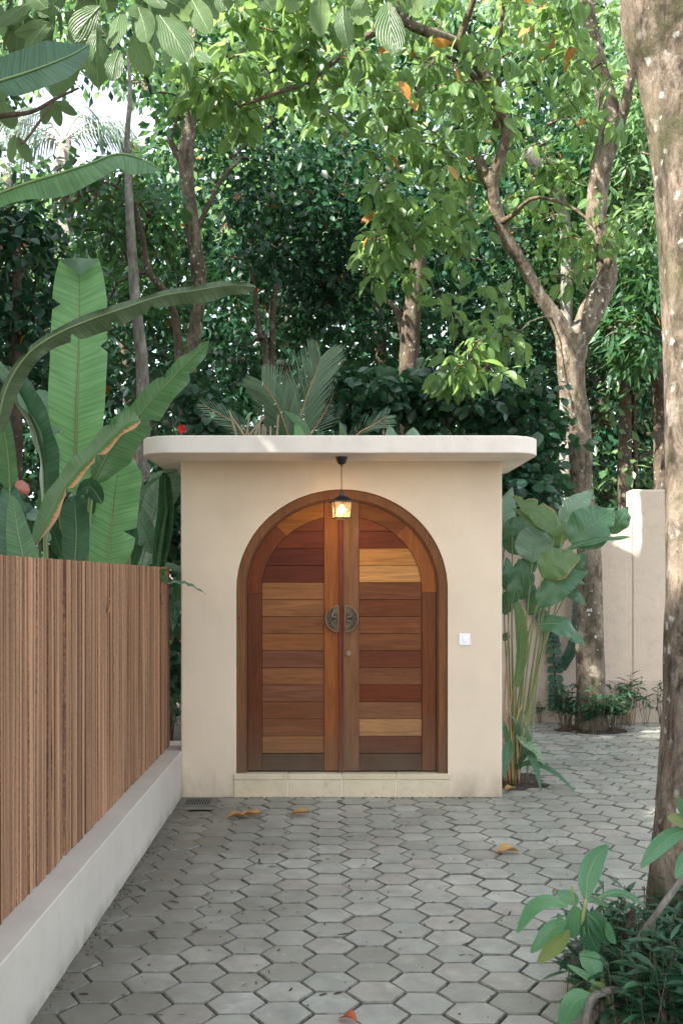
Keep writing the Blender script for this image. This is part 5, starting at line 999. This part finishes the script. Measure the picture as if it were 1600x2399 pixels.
# ------------------------------------------------------------ foreground plants, lower right
fg = thing('long_leaf_shrub', 'shrub with large smooth green leaves leaning over the paving at the lower right', 'shrub', (1.05, 3.35, 0)); YG = 3.3
GL = [([(1371, 2108), (1375, 2060), (1392, 2015), (1423, 1980)], 27, 'lf_plum', (.1, -1, .1)), ([(1330, 2124), (1285, 2112), (1245, 2130), (1211, 2186)], 18, 'lf_plum', (0, -.9, .7)), ([(1350, 2122), (1335, 2105), (1305, 2090)], 18, 'lf_plum', (0, -1, .5)), ([(1344, 2122), (1346, 2155), (1344, 2198)], 24, 'lf_plum', (0, -1, .5)), ([(1325, 2160), (1290, 2180), (1243, 2232)], 20, 'lf_plum', (.2, -1, .5)), ([(1332, 2178), (1300, 2215), (1259, 2256)], 20, 'lf_yellow', (.3, -1, .4)),
 ([(1397, 2292), (1385, 2255), (1358, 2232)], 25, 'lf_plum', (0, -1, .4)), ([(1397, 2306), (1370, 2285), (1328, 2260)], 9, 'lf_plum', (0, -1, .9)), ([(1412, 2322), (1400, 2312), (1378, 2334)], 13, 'lf_yellow', (0, -1, .6)), ([(1385, 2330), (1345, 2350), (1312, 2410)], 28, 'lf_plum', (.2, -1, .5)), ([(1398, 2104), (1440, 2092), (1480, 2102), (1512, 2126)], 12, 'lf_plum', (0, -.7, 1)), ([(1375, 2110), (1395, 2110), (1425, 2125)], 8, 'lf_plum', (0, -.8, .8)),
 ([(1375, 2140), (1400, 2165), (1420, 2205)], 24, 'lf_cover', (.2, -1, .3)), ([(1375, 2150), (1380, 2190), (1400, 2230)], 24, 'lf_cover', (0, -1, .3)), ([(1365, 2170), (1370, 2195), (1368, 2230)], 8, 'lf_plum', (.5, -1, .2)), ([(1308, 2165), (1310, 2150), (1306, 2140)], 7, 'lf_plum', (0, -1, .2)), ([(1420, 2160), (1428, 2190), (1442, 2210)], 12, 'lf_plum', (0, -1, .7))]
for pts, hw, mt, nrm in GL: pl('leaf', fg, [(x, y, YG+.02*i) for i, (x, y) in enumerate(pts)], hw, M[mt], nrm=nrm, prof=lambda t: max(0, math.sin(PI*min(1, t**.95*.95+.03)))**.75, fold=.25, curl=.15, nL=16, nW=3, ribr=.0016)
def stem(parent, pts, r, mat='twig', name='stem'):
    m = MB(); q = spline([tuple(P(*p)) for p in pts], 14); m.tube(q, [r*(1-.3*i/13) for i in range(14)], 8, jit=.05); m.build(name, M[mat], parent, True)
stem(fg, [(1440, 2390, 3.4), (1400, 2260, 3.36), (1366, 2180, 3.32), (1371, 2106, 3.3)], .009, 'stem'); stem(fg, [(1364, 2440, 3.3), (1382, 2345, 3.3), (1420, 2322, 3.3), (1450, 2318, 3.32)], .016, 'bark_grey', 'branch'); stem(fg, [(1345, 2090, 3.3), (1338, 2075, 3.3)], .003, 'stem', 'shoot')
stem(fg, [(1345, 2120, 3.3), (1336, 2077, 3.3)], .003, 'stem', 'shoot')
rs = thing('frangipani_shrub', 'grey-stemmed shrub with oval leaves entering from the right edge before the big trunk', 'shrub', (1.25, 3.45, 0))
stem(rs, [(1470, 2330, 3.5), (1490, 2215, 3.48), (1545, 2130, 3.44), (1600, 2055, 3.4), (1660, 1980, 3.38)], .0135, 'bark_grey', 'branch'); stem(rs, [(1440, 2260, 3.55), (1470, 2180, 3.55), (1484, 2125, 3.55)], .014, 'bark_dark', 'cut_stub'); stem(rs, [(1660, 1980, 3.38), (1655, 1900, 3.38), (1640, 1850, 3.38)], .007, 'bark_grey', 'branch')
for pts, hw, mt in (([(1625, 1935), (1570, 1960), (1535, 1990), (1500, 2032)], 20, 'lf_plum'), ([(1620, 1935), (1590, 1922), (1562, 1916)], 16, 'lf_yellow'), ([(1615, 1925), (1598, 1895), (1586, 1868)], 14, 'lf_plum'), ([(1615, 1985), (1600, 2020), (1582, 2058)], 15, 'lf_plum'), ([(1640, 1850), (1680, 1800), (1700, 1760)], 20, 'lf_plum')): pl('leaf', rs, [(x, y, 3.38-.03*i) for i, (x, y) in enumerate(pts)], hw, M[mt], nrm=(0, -1, .5), prof=lambda t: max(0, math.sin(PI*min(1, t**.95*.93+.05)))**.7, fold=.2, nL=14, nW=3, ribr=.0015)
# narrow dark ground cover round the big trunk
m = MB(); C = []; A = []; N = []; S = []
for k in range(250):
    a = random.uniform(0, 2*PI); r = .52*math.sqrt(random.random()); x = 1.33+r*math.cos(a)*.95; y = 3.55+r*math.sin(a)*.9
    if y < 2.9: continue
    h = random.uniform(.18, .38)*(1-.35*max(0, (1.1-x)/.4)); top = Vector((x+random.uniform(-.06, .06), y-random.uniform(0, .06), h)); m.tube([(x, y, -.01), top], [.003, .0015], 4, cap=False)
    for q in range(13):
        t = random.uniform(.3, 1); aa = random.uniform(0, 2*PI); C.append(tuple(Vector((x, y, 0)).lerp(top, t))); A.append((math.cos(aa), math.sin(aa), random.uniform(-.2, .9))); N.append((random.uniform(-.4, .4), random.uniform(-.4, .4), 1)); S.append(random.uniform(.065, .115))
gc = leaves('ground_cover', TP_N, np.array(C), np.array(A), np.array(N), np.array(S), M['lf_cover'], None)
m.build('ground_cover_stems', M['twig'], None, uv=False)['kind'] = 'stuff'
# ------------------------------------------------------------ fallen leaves
def fallen(lab, x, y, ang, L, w, mt='lf_dry', curl=.5):
    Y = F*1.5/(y-CY0); c = P(x, y, Y); c.z = .006; d = Vector((math.cos(ang), math.sin(ang), 0))
    o = blade('fallen_leaf', None, [c-d*L/2, c+Vector((0, 0, .012)), c+d*L/2+Vector((0, 0, .008))], w, M[mt], nrm=(0, 0, 1), prof=ovate, fold=.1+curl*.5, curl=-.2, wave=.18, wf=2.5, nL=12, nW=2, rib=False); tag(o, lab, 'leaf'); return o
fallen('curled orange brown leaf, right half of the pair lying near the drain grate', 590, 1914, .2, .13, .045); fallen('flat pale ochre leaf touching the orange leaf near the drain grate', 555, 1918, .1, .13, .035); fallen('dry orange leaf alone on the paving in front of the door', 703, 1911, .15, .12, .04)
fallen('brown dry leaf alone on the paving at right, between gatehouse corner and shrub', 1187, 2001, .1, .13, .045); fallen('red brown leaf at the bottom edge of the view', 815, 2396, -.6, .07, .025, 'lf_red'); fallen('tiny yellow leaf just left of the large-leaved shrub', 1300, 2097, .2, .03, .012, 'lf_yellow')
fallen('small green leaf on the paving before the tree pit', 1425, 1753, .2, .05, .02, 'lf_plum'); fallen('dry leaf by the corner of the gatehouse bed', 1195, 1853, .4, .10, .03)
# dry litter in the tree pits and the bed by the gatehouse
C = []; A = []; N = []; S = []
for (cx_, cy_, rr) in [(h[0], h[1], h[2]+.05) for h in HOLES]+[(1.36, 7.62, .22)]:
    for k in range(60):
        a = random.uniform(0, 2*PI); r = rr*math.sqrt(random.random()); x, y = cx_+r*math.cos(a), cy_+r*math.sin(a)
        if y < 8 and x < 1.22 and y > 7: continue
        C.append((x, y, .024+random.uniform(-.003, .008))); A.append((math.cos(a*3), math.sin(a*3), random.uniform(-.15, .15))); N.append((random.uniform(-.4, .4), random.uniform(-.4, .4), 1)); S.append(random.uniform(.025, .06))
leaves('dry_leaf_litter', TP_M, np.array(C), np.array(A), np.array(N), np.array(S), M['brown_vine'], None)
# moss tufts and sand in the joints close to the walls
C = []; A = []; N = []; S = []
for k in range(700):
    if k % 2: x, y = -.995+abs(random.gauss(0, .03)), random.uniform(3.3, 6.7)
    else: x, y = random.uniform(-.7, 1.2), 7.045-abs(random.gauss(0, .012))
    for q in range(3):
        a = random.uniform(0, 2*PI); C.append((x, y, -.004)); A.append((math.cos(a), math.sin(a), 1.1)); N.append((random.uniform(-1, 1), -1, .4)); S.append(random.uniform(.006, .014))
leaves('moss', TP_N, np.array(C), np.array(A), np.array(N), np.array(S), leafmat('moss', (.03, .045, .015), (.07, .07, .03), (.1, .15, .03), .9, .1), None)
GRP = {'banana_plant': 'banana plants behind the slatted fence', 'bush': 'leafy bushes round the gatehouse', 'shrub': 'small shrubs at the foot of the back wall', 'tree_trunk': 'dim trunks deep in the woods', 'shade_tree': 'shade trees left of the court', 'fallen_leaf': 'fallen leaves on the paving', 'shingle_vine': 'shingle vines on the back wall'}
for o in list(SC.objects):
    if o.parent is None and o.name.split('.')[0] in GRP: o['group'] = GRP[o.name.split('.')[0]]
